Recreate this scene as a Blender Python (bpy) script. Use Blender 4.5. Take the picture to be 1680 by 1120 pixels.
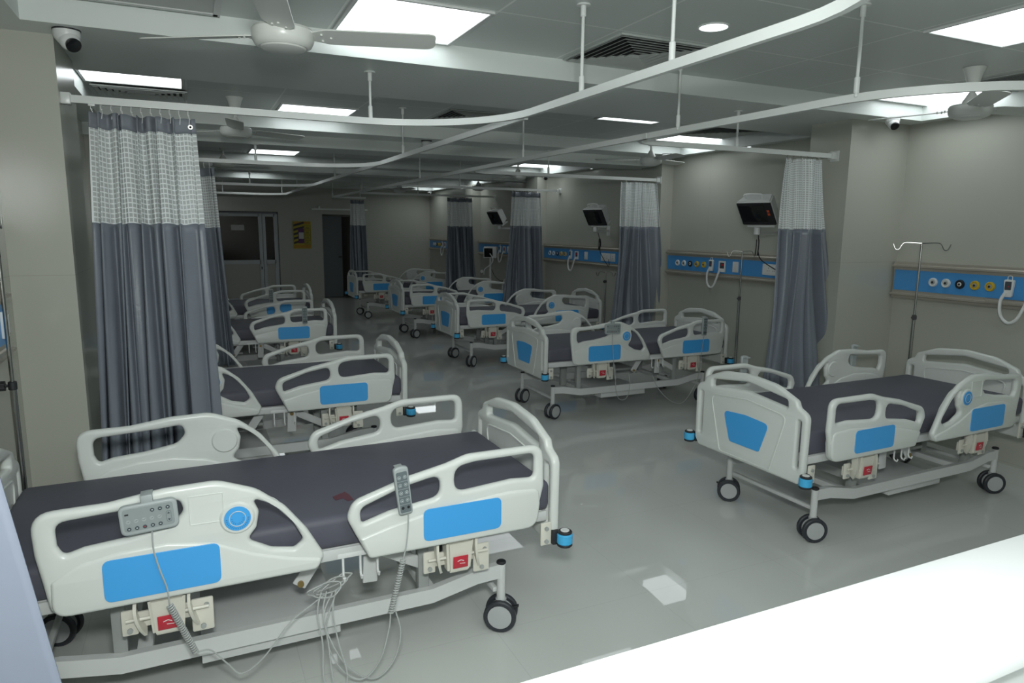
import bpy, bmesh, math, random
from mathutils import Vector, Matrix, Euler
from math import pi, sin, cos, radians as R

for o in list(bpy.data.objects): bpy.data.objects.remove(o)
sc = bpy.context.scene
col = sc.collection

# ------------------------------------------------------------------ camera, world, exposure
CAMZ = 1.72
cd = bpy.data.cameras.new('camera'); cam = bpy.data.objects.new('camera', cd); col.objects.link(cam)
cd.sensor_width = 36.0; cd.lens = 1126.0/1680.0*36.0; cd.clip_start = 0.05; cd.clip_end = 60
_y, _p, _r = R(24.96), R(9.35), R(-0.58)
fw = Vector((sin(_y)*cos(_p), cos(_y)*cos(_p), -sin(_p)))
rt = Vector((cos(_y), -sin(_y), 0)); dn = fw.cross(rt)
r2 = rt*cos(_r)+dn*sin(_r); d2 = -rt*sin(_r)+dn*cos(_r)
M = Matrix((r2, -d2, -fw)).transposed().to_4x4(); M.translation = Vector((0, 0, CAMZ))
cam.matrix_world = M
sc.camera = cam
w = bpy.data.worlds.new('world'); sc.world = w; w.use_nodes = True
w.node_tree.nodes['Background'].inputs[0].default_value = (0.75, 0.85, 0.9, 1)
w.node_tree.nodes['Background'].inputs[1].default_value = 0.02
sc.view_settings.view_transform = 'Standard'; sc.view_settings.look = 'None'
sc.view_settings.exposure = 0.0; sc.view_settings.gamma = 1.0
PANEL = 3.3        # emission of the ceiling light panels

# the flash that lights the near beds, and an unseen fill light added behind to lift the near ceiling
def area(name, loc, rot, size, sy, power, c=(0.93, 0.98, 1.0)):
    l = bpy.data.lights.new(name, 'AREA'); l.shape = 'RECTANGLE'; l.size = size; l.size_y = sy
    l.energy = power; l.color = c
    o = bpy.data.objects.new(name, l); o.location = loc; o.rotation_euler = rot; col.objects.link(o); return o
area('flash_light', (0.02, -0.03, 2.03), (R(84), 0, R(-26)), 0.24, 0.16, 58, (0.96, 1.0, 0.975))   # the photographer's flash
area('overhead_fill_light', (1.4, -1.4, 2.55), (0, 0, 0), 1.6, 1.0, 30)

# ------------------------------------------------------------------ materials
def mat(name, c, rough=0.5, metal=0.0, spec=0.5, bump=0, bscale=40, var=0, vscale=8, coat=0, emis=None, es=1.0, alpha=None):
    m = bpy.data.materials.new(name); m.use_nodes = True
    nt = m.node_tree; b = nt.nodes['Principled BSDF']
    b.inputs['Base Color'].default_value = (*c, 1); b.inputs['Roughness'].default_value = rough
    b.inputs['Metallic'].default_value = metal; b.inputs['Specular IOR Level'].default_value = spec
    b.inputs['Coat Weight'].default_value = coat
    if emis:
        b.inputs['Emission Color'].default_value = (*emis, 1); b.inputs['Emission Strength'].default_value = es
    tc = nt.nodes.new('ShaderNodeTexCoord')
    if bump:
        n = nt.nodes.new('ShaderNodeTexNoise'); n.inputs['Scale'].default_value = bscale
        n.inputs['Detail'].default_value = 4
        nt.links.new(tc.outputs['Object'], n.inputs['Vector'])
        bp = nt.nodes.new('ShaderNodeBump'); bp.inputs['Strength'].default_value = bump; bp.inputs['Distance'].default_value = 0.01
        nt.links.new(n.outputs['Fac'], bp.inputs['Height']); nt.links.new(bp.outputs['Normal'], b.inputs['Normal'])
    if var:
        n = nt.nodes.new('ShaderNodeTexNoise'); n.inputs['Scale'].default_value = vscale
        nt.links.new(tc.outputs['Object'], n.inputs['Vector'])
        mx = nt.nodes.new('ShaderNodeMixRGB')
        mx.inputs[1].default_value = (*[x*(1-var) for x in c], 1); mx.inputs[2].default_value = (*[min(1, x*(1+var)) for x in c], 1)
        nt.links.new(n.outputs['Fac'], mx.inputs[0]); nt.links.new(mx.outputs[0], b.inputs['Base Color'])
    return m

def joint_mat(name, c, jc, rough, sx, sy, ox=0, oy=0, jw=0.004, plane='xy', metal=0, bump=0.3, var=0.04, spec=0.5, vs=1.2, mortar_rough=None):
    """large sheets or tiles with thin joints, laid in world coordinates"""
    m = bpy.data.materials.new(name); m.use_nodes = True
    nt = m.node_tree; b = nt.nodes['Principled BSDF']; L = nt.links
    b.inputs['Roughness'].default_value = rough; b.inputs['Metallic'].default_value = metal
    b.inputs['Specular IOR Level'].default_value = spec
    g = nt.nodes.new('ShaderNodeNewGeometry'); s = nt.nodes.new('ShaderNodeSeparateXYZ')
    L.new(g.outputs['Position'], s.inputs[0])
    def line(ch, size, off):
        a = nt.nodes.new('ShaderNodeMath'); a.operation = 'SUBTRACT'; a.inputs[1].default_value = off
        L.new(s.outputs[ch], a.inputs[0])
        d = nt.nodes.new('ShaderNodeMath'); d.operation = 'PINGPONG'; d.inputs[1].default_value = size/2
        L.new(a.outputs[0], d.inputs[0])
        q = nt.nodes.new('ShaderNodeMath'); q.operation = 'LESS_THAN'; q.inputs[1].default_value = jw/2
        L.new(d.outputs[0], q.inputs[0]); return q
    a = line({'xy': 'X', 'xz': 'X', 'yz': 'Y'}[plane], sx, ox); d = line({'xy': 'Y', 'xz': 'Z', 'yz': 'Z'}[plane], sy, oy)
    mx = nt.nodes.new('ShaderNodeMath'); mx.operation = 'MAXIMUM'; L.new(a.outputs[0], mx.inputs[0]); L.new(d.outputs[0], mx.inputs[1])
    n = nt.nodes.new('ShaderNodeTexNoise'); n.inputs['Scale'].default_value = vs; n.inputs['Detail'].default_value = 5
    L.new(g.outputs['Position'], n.inputs['Vector'])
    v = nt.nodes.new('ShaderNodeMixRGB'); v.inputs[1].default_value = (*[x*(1-var) for x in c], 1); v.inputs[2].default_value = (*[x*(1+var) for x in c], 1)
    L.new(n.outputs['Fac'], v.inputs[0])
    cm = nt.nodes.new('ShaderNodeMixRGB'); L.new(mx.outputs[0], cm.inputs[0]); L.new(v.outputs[0], cm.inputs[1]); cm.inputs[2].default_value = (*jc, 1)
    L.new(cm.outputs[0], b.inputs['Base Color'])
    bp = nt.nodes.new('ShaderNodeBump'); bp.invert = True; bp.inputs['Strength'].default_value = bump; bp.inputs['Distance'].default_value = 0.003
    L.new(mx.outputs[0], bp.inputs['Height']); L.new(bp.outputs['Normal'], b.inputs['Normal'])
    return m

m_floor = joint_mat('floor_tile', (0.58, 0.60, 0.575), (0.50, 0.52, 0.50), 0.02, 0.8, 0.8, 0.3, 0.1, 0.0025, bump=0.02, var=0.05, spec=0.28)
m_wall = joint_mat('wall_laminate_yz', (0.445, 0.452, 0.398), (0.37, 0.37, 0.325), 0.22, 1.2, 1.45, 0.4, 0.02, 0.003, 'yz', var=0.03)
m_wallx = joint_mat('wall_laminate_xz', (0.445, 0.452, 0.398), (0.37, 0.37, 0.325), 0.22, 1.2, 1.45, 0.9, 0.02, 0.003, 'xz', var=0.03)
m_soffit = mat('soffit_paint', (0.70, 0.745, 0.72), 0.38, bump=0.02, bscale=6)
m_ctile = joint_mat('ceiling_metal_tile', (0.58, 0.62, 0.60), (0.78, 0.81, 0.79), 0.42, 0.667, 0.667, 0.705, 3.8, 0.012, var=0.03, bump=0.6)
m_plastic = mat('bed_plastic', (0.66, 0.69, 0.66), 0.32, spec=0.5)
m_plastic2 = mat('cream_plastic', (0.66, 0.65, 0.57), 0.4)
m_blue = mat('blue_panel', (0.06, 0.37, 0.80), 0.35)
m_bumpblue = mat('bumper_blue', (0.06, 0.42, 0.75), 0.4)
m_steel = mat('painted_steel', (0.60, 0.62, 0.61), 0.35)
m_greysteel = mat('grey_steel', (0.34, 0.36, 0.35), 0.4)
m_matt = mat('mattress_fabric', (0.085, 0.086, 0.112), 0.6, bump=0.25, bscale=9, var=0.12, vscale=3)
m_black = mat('black_rubber', (0.018, 0.019, 0.022), 0.5)
m_tyre = mat('tyre_rubber', (0.03, 0.033, 0.04), 0.45)
m_hub = mat('hub_plastic', (0.42, 0.44, 0.44), 0.35)
m_red = mat('red_label', (0.5, 0.03, 0.05), 0.3)
m_white = mat('white_plastic', (0.72, 0.74, 0.73), 0.35)
m_track = mat('track_enamel', (0.70, 0.73, 0.71), 0.3)
m_fan = mat('fan_enamel', (0.66, 0.68, 0.65), 0.3)
m_grey = mat('handset_grey', (0.36, 0.40, 0.40), 0.45)
m_key = mat('key_dark', (0.06, 0.075, 0.085), 0.5)
m_keylight = mat('key_print', (0.55, 0.6, 0.6), 0.5)
m_keypad = mat('keypad_grey', (0.13, 0.16, 0.17), 0.45)
m_cable = mat('cable_grey', (0.40, 0.42, 0.41), 0.5)
m_chrome = mat('stainless', (0.45, 0.45, 0.43), 0.22, metal=1.0)
m_brass = mat('bolt_brass', (0.35, 0.25, 0.10), 0.35, metal=0.8)
m_strip = mat('service_strip_blue', (0.07, 0.30, 0.66), 0.35)
m_champ = mat('strip_aluminium', (0.40, 0.375, 0.32), 0.35, metal=0.25)
m_yellow = mat('outlet_yellow', (0.62, 0.42, 0.03), 0.4)
m_screen = mat('dark_screen', (0.008, 0.009, 0.010), 0.12)
m_orange = mat('sticker_orange', (0.65, 0.10, 0.03), 0.4)
m_counter = mat('counter_top_white', (0.86, 0.88, 0.88), 0.25)
m_light = mat('panel_diffuser', (0.9, 0.9, 0.9), 0.4, emis=(0.92, 0.985, 1.0), es=PANEL)
m_frame = mat('light_frame', (0.55, 0.57, 0.56), 0.4)
m_void = mat('duct_dark', (0.02, 0.022, 0.022), 0.8)
m_vent = mat('vent_grey', (0.42, 0.45, 0.43), 0.4)
m_cloth = mat('curtain_fabric', (0.20, 0.225, 0.265), 0.38, bump=0.12, bscale=60, var=0.08, vscale=6)
m_hdr = mat('curtain_header', (0.22, 0.24, 0.275), 0.6)
m_cloth_near = mat('curtain_fabric_pale', (0.15, 0.17, 0.215), 0.5, bump=0.35, bscale=5, var=0.05, vscale=4)
m_door = mat('door_panel', (0.42, 0.43, 0.39), 0.4)
m_alu = mat('door_aluminium', (0.50, 0.54, 0.56), 0.35)
m_glass = mat('door_glass', (0.030, 0.020, 0.014), 0.08, spec=0.6)
m_darkdoor = mat('door_grey', (0.16, 0.18, 0.19), 0.4)
m_paper = mat('paper', (0.6, 0.6, 0.6), 0.7)
m_py = mat('poster_yellow', (0.44, 0.37, 0.015), 0.5)
m_po = mat('poster_orange', (0.46, 0.23, 0.012), 0.5)
m_pk = mat('poster_black', (0.03, 0.025, 0.03), 0.5)
m_pp = mat('poster_purple', (0.10, 0.02, 0.12), 0.5)

def mesh_curtain_mat():
    m = bpy.data.materials.new('curtain_mesh'); m.use_nodes = True
    nt = m.node_tree; b = nt.nodes['Principled BSDF']; L = nt.links
    b.inputs['Base Color'].default_value = (0.80, 0.84, 0.84, 1); b.inputs['Roughness'].default_value = 0.6
    uv = nt.nodes.new('ShaderNodeTexCoord'); s = nt.nodes.new('ShaderNodeSeparateXYZ'); L.new(uv.outputs['UV'], s.inputs[0])
    outs = []
    for ch in 'XY':
        f = nt.nodes.new('ShaderNodeMath'); f.operation = 'FRACT'; L.new(s.outputs[ch], f.inputs[0])
        c = nt.nodes.new('ShaderNodeMath'); c.operation = 'GREATER_THAN'; c.inputs[1].default_value = 0.24; L.new(f.outputs[0], c.inputs[0]); outs.append(c)
    mul = nt.nodes.new('ShaderNodeMath'); mul.operation = 'MULTIPLY'; L.new(outs[0].outputs[0], mul.inputs[0]); L.new(outs[1].outputs[0], mul.inputs[1])
    hole = nt.nodes.new('ShaderNodeMath'); hole.operation = 'MULTIPLY'; hole.inputs[1].default_value = 0.45; L.new(mul.outputs[0], hole.inputs[0])
    inv = nt.nodes.new('ShaderNodeMath'); inv.operation = 'SUBTRACT'; inv.inputs[0].default_value = 1.0; L.new(hole.outputs[0], inv.inputs[1])
    L.new(inv.outputs[0], b.inputs['Alpha'])
    return m
m_net = mesh_curtain_mat()

# ------------------------------------------------------------------ mesh helpers
def link(name, me, m=None, parent=None, loc=None, rot=None):
    o = bpy.data.objects.new(name, me); col.objects.link(o)
    if m is not None:
        if isinstance(m, (list, tuple)):
            for x in m: me.materials.append(x)
        else: me.materials.append(m)
    if parent: o.parent = parent
    if loc: o.location = loc
    if rot: o.rotation_euler = rot
    return o

def bm_mesh(bm, smooth=True, ang=0.6):
    bmesh.ops.recalc_face_normals(bm, faces=bm.faces)
    me = bpy.data.meshes.new('m'); bm.to_mesh(me); bm.free()
    if smooth:
        for p in me.polygons: p.use_smooth = True
        try: me.set_sharp_from_angle(angle=ang)
        except Exception: pass
    return me

def addbox(bm, c, s, bev=0.0, rot=None, mi=0, seg=2):
    t = bmesh.new(); bmesh.ops.create_cube(t, size=1.0)
    bmesh.ops.scale(t, vec=s, verts=t.verts)
    if bev > 0: bmesh.ops.bevel(t, geom=t.edges[:], offset=bev, segments=seg, affect='EDGES', profile=0.5)
    if rot: bmesh.ops.rotate(t, cent=(0, 0, 0), matrix=Euler(rot).to_matrix(), verts=t.verts)
    bmesh.ops.translate(t, vec=c, verts=t.verts)
    for f in t.faces: f.material_index = mi
    me = bpy.data.meshes.new('t'); t.to_mesh(me); t.free(); bm.from_mesh(me); bpy.data.meshes.remove(me)

def addlathe(bm, prof, c=(0, 0, 0), axis='z', seg=24, mi=0, rot=None):
    """prof: list of (radius, height)"""
    t = bmesh.new(); rings = []
    for r, h in prof:
        if r < 1e-6: rings.append([t.verts.new((0, 0, h))])
        else: rings.append([t.verts.new((r*cos(2*pi*k/seg), r*sin(2*pi*k/seg), h)) for k in range(seg)])
    for a, b in zip(rings, rings[1:]):
        for k in range(seg):
            q = [a[k % len(a)], a[(k+1) % len(a)], b[(k+1) % len(b)], b[k % len(b)]]
            q2 = []
            for v in q:
                if v not in q2: q2.append(v)
            if len(q2) > 2: t.faces.new(q2)
    for rg in (rings[0], rings[-1]):
        if len(rg) > 2: t.faces.new(rg)
    if axis == 'x': bmesh.ops.rotate(t, cent=(0, 0, 0), matrix=Matrix.Rotation(pi/2, 3, 'Y'), verts=t.verts)
    if axis == 'y': bmesh.ops.rotate(t, cent=(0, 0, 0), matrix=Matrix.Rotation(-pi/2, 3, 'X'), verts=t.verts)
    if rot: bmesh.ops.rotate(t, cent=(0, 0, 0), matrix=Euler(rot).to_matrix(), verts=t.verts)
    bmesh.ops.translate(t, vec=c, verts=t.verts)
    for f in t.faces: f.material_index = mi
    bmesh.ops.recalc_face_normals(t, faces=t.faces)
    me = bpy.data.meshes.new('t'); t.to_mesh(me); t.free(); bm.from_mesh(me); bpy.data.meshes.remove(me)

def cyl(bm, c, r, h, axis='z', seg=20, mi=0, bev=0.0):
    b = min(bev, r*0.9, h*0.45)
    pr = [(r-b, -h/2), (r, -h/2+b), (r, h/2-b), (r-b, h/2)] if b > 0 else [(r, -h/2), (r, h/2)]
    addlathe(bm, pr, c, axis, seg, mi)

def smooth_path(pts, n=6, closed=False):
    P = [Vector(p) for p in pts]; out = []; N = len(P)
    rng = range(N if closed else N-1)
    for i in rng:
        if closed: a, b, c, d = P[(i-1) % N], P[i], P[(i+1) % N], P[(i+2) % N]
        else: a, b, c, d = P[max(i-1, 0)], P[i], P[i+1], P[min(i+2, N-1)]
        for k in range(n):
            t = k/n
            out.append(0.5*((2*b)+(-a+c)*t+(2*a-5*b+4*c-d)*t*t+(-a+3*b-3*c+d)*t**3))
    if not closed: out.append(P[-1])
    return out

def tube(bm, pts, r, seg=8, mi=0, rect=None, up=None):
    """sweep a round (radius r) or rectangular (rect=(w,h)) section along pts"""
    P = [Vector(p) for p in pts]; rings = []; upv = Vector(up) if up else None
    nrm = None
    for i, p in enumerate(P):
        t = (P[min(i+1, len(P)-1)]-P[max(i-1, 0)]).normalized()
        if upv is not None:
            s = t.cross(upv).normalized(); u = s.cross(t).normalized()
        else:
            if nrm is None:
                a = Vector((0, 0, 1)) if abs(t.z) < 0.9 else Vector((1, 0, 0))
                nrm = t.cross(a).normalized()
            s = (nrm-t*nrm.dot(t)).normalized(); nrm = s; u = t.cross(s)
        if rect:
            wv, hv = rect
            if upv is not None and i > 0 and i < len(P)-1:
                t0 = (P[i]-P[i-1]).normalized(); k = 1/max(0.5, t0.dot(t)); wv = rect[0]*k
            rings.append([bm.verts.new(p+s*a*wv/2+u*b*hv/2) for a, b in ((-1, -1), (1, -1), (1, 1), (-1, 1))])
        else:
            rings.append([bm.verts.new(p+(s*cos(2*pi*k/seg)+u*sin(2*pi*k/seg))*r) for k in range(seg)])
    n = len(rings[0])
    for a, b in zip(rings, rings[1:]):
        for k in range(n):
            f = bm.faces.new((a[k], a[(k+1) % n], b[(k+1) % n], b[k])); f.material_index = mi
    for rg in (rings[0][::-1], rings[-1]):
        f = bm.faces.new(rg); f.material_index = mi

def fillet(pts, seg=5):
    """pts: (x, y[, r]) closed polygon -> rounded polygon"""
    out = []; N = len(pts)
    for i in range(N):
        p = Vector(pts[i][:2]); r = pts[i][2] if len(pts[i]) > 2 else 0
        if r <= 0: out.append((p.x, p.y)); continue
        a = Vector(pts[i-1][:2])-p; b = Vector(pts[(i+1) % N][:2])-p
        la, lb = a.length, b.length; a.normalize(); b.normalize()
        ang = a.angle(b)
        d = min(r/math.tan(ang/2), la*0.49, lb*0.49)
        q0 = p+a*d; q1 = p+b*d
        for k in range(seg+1):
            t = k/seg
            q = (1-t)**2*q0+2*t*(1-t)*p+t*t*q1
            out.append((q.x, q.y))
    return out

def plate(outer, holes, thick, bev, axis='y', yoff=0.0, res=2):
    """rounded plate from a 2D outline (x,z) with holes, centred on y=yoff"""
    cu = bpy.data.curves.new('c', 'CURVE'); cu.dimensions = '2D'; cu.fill_mode = 'BOTH'
    for poly in [outer]+holes:
        sp = cu.splines.new('POLY'); sp.points.add(len(poly)-1)
        for k, q in enumerate(poly): sp.points[k].co = (q[0], q[1], 0, 1)
        sp.use_cyclic_u = True
    cu.extrude = max(thick/2-bev, 0.0001); cu.bevel_depth = bev; cu.bevel_resolution = res; cu.offset = -bev
    ob = bpy.data.objects.new('c', cu); col.objects.link(ob)
    dg = bpy.context.evaluated_depsgraph_get(); dg.update()
    me = bpy.data.meshes.new_from_object(ob.evaluated_get(dg))
    bpy.data.objects.remove(ob); bpy.data.curves.remove(cu)
    if axis == 'y': mt = Matrix.Rotation(pi/2, 4, 'X')
    elif axis == 'x': mt = Matrix.Rotation(pi/2, 4, 'Z') @ Matrix.Rotation(pi/2, 4, 'X')
    else: mt = Matrix.Identity(4)
    me.transform(mt)
    if yoff:
        me.transform(Matrix.Translation((0, yoff, 0) if axis == 'y' else (yoff, 0, 0)))
    me.materials.clear()
    return me

def join_me(meshes, smooth=True):
    bm = bmesh.new()
    for m in meshes: bm.from_mesh(m); bpy.data.meshes.remove(m)
    bmesh.ops.remove_doubles(bm, verts=bm.verts, dist=1e-5)
    return bm_mesh(bm, smooth, 0.7)

def rrect(w, h, r, cx=0, cy=0):
    return fillet([(cx-w/2, cy-h/2, r), (cx+w/2, cy-h/2, r), (cx+w/2, cy+h/2, r), (cx-w/2, cy+h/2, r)])
def circ(r, cx=0, cy=0, n=20): return [(cx+r*cos(2*pi*k/n), cy+r*sin(2*pi*k/n)) for k in range(n)]

def empty(name, loc=(0, 0, 0), rz=0.0):
    o = bpy.data.objects.new(name, None); col.objects.link(o); o.location = loc; o.rotation_euler = (0, 0, rz)
    o.empty_display_size = 0.1; return o
def tag(o, label=None, cat=None, group=None, kind=None):
    if label: o['label'] = label
    if cat: o['category'] = cat
    if group: o['group'] = group
    if kind: o['kind'] = kind
    return o
def copy_tree(o, parent=None):
    c = o.copy(); col.objects.link(c)
    if parent: c.parent = parent
    for ch in o.children: copy_tree(ch, c)
    return c
def boxo(name, lo, hi, m, parent=None, bev=0.0, kind=None):
    bm = bmesh.new(); c = [(a+b)/2 for a, b in zip(lo, hi)]; s = [abs(b-a) for a, b in zip(lo, hi)]
    addbox(bm, (0, 0, 0), s, bev)
    o = link(name, bm_mesh(bm, bev > 0), m, parent, c)
    if kind: o['kind'] = kind
    return o

# ------------------------------------------------------------------ room shell
XL, XR, YF, YB = -0.80, 5.48, 16.75, -3.0
ZS, ZT = 2.60, 2.72          # soffit and coffer heights
boxo('floor', (XL-0.3, YB-0.3, -0.1), (XR+0.3, YF+1.6, 0), m_floor, kind='structure')
def wall(name, boxes, m):
    bm = bmesh.new()
    for lo, hi in boxes:
        addbox(bm, [(a+b)/2 for a, b in zip(lo, hi)], [b-a for a, b in zip(lo, hi)])
    o = link(name, bm_mesh(bm, False), m); o['kind'] = 'structure'; return o
wall('wall_left', [((XL-0.2, YB, 0), (XL, YF, 2.9))], m_wall)
wall('wall_right', [((XR, YB, 0), (XR+0.2, YF, 2.9))], m_wall)
wall('wall_back', [((XL-0.2, YB-0.2, 0), (XR+0.2, YB, 2.9))], m_wallx)
DX0, DX1, DZ = 0.45, 1.85, 2.04          # aluminium door
EX0, EX1, EZ = 2.84, 3.55, 2.0           # dark doorway
wall('wall_far', [((XL-0.2, YF, 0), (DX0, YF+0.15, 2.9)), ((DX0, YF, DZ), (DX1, YF+0.15, 2.9)), ((DX1, YF, 0), (EX0, YF+0.15, 2.9)),
                  ((EX0, YF, EZ), (EX1, YF+0.15, 2.9)), ((EX1, YF, 0), (XR+0.2, YF+0.15, 2.9)),
                  ((EX0-0.1, YF+1.4, 0), (EX1+0.1, YF+1.5, 2.2)), ((EX0-0.1, YF+0.15, 0), (EX0, YF+1.4, 2.2)),
                  ((EX1, YF+0.15, 0), (EX1+0.1, YF+1.4, 2.2)), ((EX0-0.1, YF+0.15, 2.2), (EX1+0.1, YF+1.5, 2.3))], m_wallx)
def pillar(x0, x1, y0, y1): return wall('wall_pillar', [((x0, y0, 0), (x1, y1, ZS))], joint_mat('pillar_laminate', (0.445, 0.452, 0.398), (0.38, 0.38, 0.33), 0.22, 9, 1.45, 20, 0.02, 0.003, 'xz', var=0.03))
pillar(XL-0.05, -0.53, 4.02, 4.62)
pillar(4.80, XR+0.05, 3.98, 4.38)
pillar(5.30, XR+0.05, 7.08, 7.5)
pillar(5.30, XR+0.05, 10.45, 10.85)
pillar(5.30, XR+0.05, 13.38, 13.8)
pillar(XL-0.05, -0.53, 7.3, 7.8)

# soffit with coffers cut in it
coffers = [(-0.62, 5.36, -2.2, 0.35), (-0.62, 5.36, 1.13, 3.80), (-0.62, 5.36, 4.85, 6.82), (-0.62, 5.36, 7.95, 10.50), (-0.62, 5.36, 11.6, 14.0), (3.2, 5.36, 15.0, 16.2)]
bm = bmesh.new(); ycur = YB
def sl(x0, x1, y0, y1, z0, z1): addbox(bm, ((x0+x1)/2, (y0+y1)/2, (z0+z1)/2), (x1-x0, y1-y0, z1-z0))
for x0, x1, y0, y1 in coffers:
    sl(XL, XR, ycur, y0, ZS, ZT+0.1)
    sl(XL, x0, y0, y1, ZS, ZT+0.1); sl(x1, XR, y0, y1, ZS, ZT+0.1); ycur = y1
sl(XL, XR, ycur, YF, ZS, ZT+0.1)
ceil = link('ceiling', bm_mesh(bm, False), m_soffit); ceil['kind'] = 'structure'
bm = bmesh.new(); sl(XL, XR, YB, YF, ZT, ZT+0.08)
o = link('ceiling', bm_mesh(bm, False), m_ctile); o['kind'] = 'structure'
boxo('trim_1', (XL, 7.22, 2.495), (XR, 7.72, ZS), m_soffit, kind='structure')
boxo('trim_2', (XL, 10.9, 2.52), (XR, 11.3, ZS), m_soffit, kind='structure')

# ------------------------------------------------------------------ doors in the far wall
d1 = empty('door_1', ((DX0+DX1)/2, YF, 0)); d1['kind'] = 'structure'
def dpart(name, x0, x1, z0, z1, m, t=0.05, y=0.03, parent=None):
    return boxo(name, (x0-(DX0+DX1)/2, y-t/2, z0), (x1-(DX0+DX1)/2, y+t/2, z1), m, parent or d1)
boxo('dark_seal', (-0.7, 0.0, 0), (-0.685, 0.1, DZ), m_black, d1); boxo('dark_seal', (0.685, -0.01, 0), (0.70, 0.1, DZ), m_black, d1)
boxo('dark_seal', (-0.70, -0.01, DZ-0.015), (0.70, 0.1, DZ), m_black, d1)
for a, b in ((DX0+0.015, DX0+0.09), (1.42, 1.495), (1.51, 1.57), (1.75, 1.835)): dpart('frame_upright', a, b, 0, 1.99, m_alu)
for a, b in ((0.52, 1.44), (1.56, 1.77)):
    dpart('frame_rail', a, b, 1.93, 1.99, m_alu); dpart('frame_rail', a, b, 0.86, 0.95, m_alu); dpart('frame_rail', a, b, 0, 0.08, m_alu)
    dpart('glass_pane', a, b, 0.95, 1.93, m_glass, 0.012, 0.05); dpart('lower_panel', a, b, 0.08, 0.86, m_door, 0.02, 0.05)
dpart('door_sign', 0.84, 1.12, 1.62, 1.74, m_paper, 0.004, 0.04)
dpart('door_closer', 0.62, 0.80, 1.955, 1.995, m_alu, 0.05, -0.02)
dpart('door_handle', 1.445, 1.465, 0.74, 0.80, m_black, 0.04, -0.01)
d2 = empty('door_2', ((EX0+EX1)/2, YF+0.2, 0)); d2['kind'] = 'structure'
boxo('door_leaf', (-0.36, 0.25, 0.01), (0.18, 0.29, 1.98), m_darkdoor, d2)
boxo('door_handle', (0.08, 0.20, 0.98), (0.16, 0.25, 1.0), m_black, d2)

# wall poster
pst = empty('wall_poster', (2.37, YF-0.012, 1.52))
tag(pst, 'yellow printed wall poster with black diagonal stripes, between the aluminium door and the dark doorway', 'poster')
boxo('poster_sheet', (-0.205, 0, -0.315), (0.205, 0.008, 0.315), m_py, pst)
boxo('orange_band', (-0.19, -0.002, 0.255), (0.19, 0.002, 0.30), m_po, pst); boxo('orange_band', (-0.19, -0.002, -0.30), (0.19, 0.002, -0.23), m_po, pst)
bm = bmesh.new()
for k in range(5):
    z = -0.19+k*0.1
    vs = [bm.verts.new((x, -0.003, zz)) for x, zz in ((-0.19, z-0.02), (0.045, z+0.05), (0.045, z+0.10), (-0.19, z+0.03))]
    f = bmesh.ops.extrude_face_region(bm, geom=[bm.faces.new(vs)])
    bmesh.ops.translate(bm, vec=(0, 0.003, 0), verts=[v for v in f['geom'] if isinstance(v, bmesh.types.BMVert)])
link('black_stripes', bm_mesh(bm, False), m_pk, pst)
boxo('purple_block', (-0.09, -0.006, -0.19), (0.045, -0.002, 0.15), m_pp, pst); boxo('white_card', (-0.075, -0.009, -0.09), (0.035, -0.005, 0.06), m_paper, pst)
bm = bmesh.new()
for k in range(4):
    z = 0.17-k*0.115; t = 0.005
    addbox(bm, (0.125, -0.002, z+0.05), (0.13, 0.004, t)); addbox(bm, (0.125, -0.002, z-0.05), (0.13, 0.004, t))
    addbox(bm, (0.06, -0.002, z), (t, 0.004, 0.1)); addbox(bm, (0.19, -0.002, z), (t, 0.004, 0.1))
    addbox(bm, (0.12, -0.002, z+0.01), (0.07, 0.004, 0.012)); addbox(bm, (0.12, -0.002, z-0.018), (0.09, 0.004, 0.008))
link('boxed_text', bm_mesh(bm, False), m_pk, pst)

# ------------------------------------------------------------------ hospital bed (foot towards -x, head towards +x)
L2 = 1.04           # half length
RB = 0.515          # bottom of the side rails
def shift(pts, du, dz, flip=False):
    out = []
    for q in pts:
        x = -q[0] if flip else q[0]
        out.append((x+du, q[1]+dz)+tuple(q[2:]))
    return out[::-1] if flip else out

def hole_poly(pts): return fillet([p if len(p) > 2 else (*p, 0.02) for p in pts], 5)

def spline_closed(pts, n=5):
    return [(v.x, v.y) for v in smooth_path([(p[0], p[1], 0) for p in pts], n, True)]

# foot-end rail, p measured from the inner edge (0) to the outer edge (0.755)
FO = [(0.040, 0, 0.02), (0.728, 0, 0.06), (0.745, 0.10, 0.05), (0.762, 0.17, 0.05), (0.757, 0.345, 0.06), (0.43, 0.345, 0.15), (0.34, 0.318, 0.12), (0.20, 0.290, 0.14), (-0.015, 0.225, 0.07), (-0.038, 0.165, 0.05), (-0.008, 0.10, 0.05)]
FH1 = [(0.375, 0.300, 0.052), (0.46, 0.312, 0.1), (0.718, 0.314, 0.03), (0.718, 0.208, 0.022), (0.62, 0.216, 0.05), (0.375, 0.198, 0.052)]
FH2 = [(0.015, 0.136, 0.014), (0.12, 0.166, 0.06), (0.318, 0.192, 0.042), (0.318, 0.280, 0.042), (0.17, 0.252, 0.12), (0.010, 0.196, 0.035)]
FL = [(0.040, 0, 0.02), (0.728, 0, 0.06), (0.742, 0.10, 0.05), (0.735, 0.165, 0.03), (0.60, 0.175, 0.05), (0.42, 0.160, 0.1), (0.28, 0.145, 0.1), (0.12, 0.115, 0.1), (0.003, 0.085, 0.01)]
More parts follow.
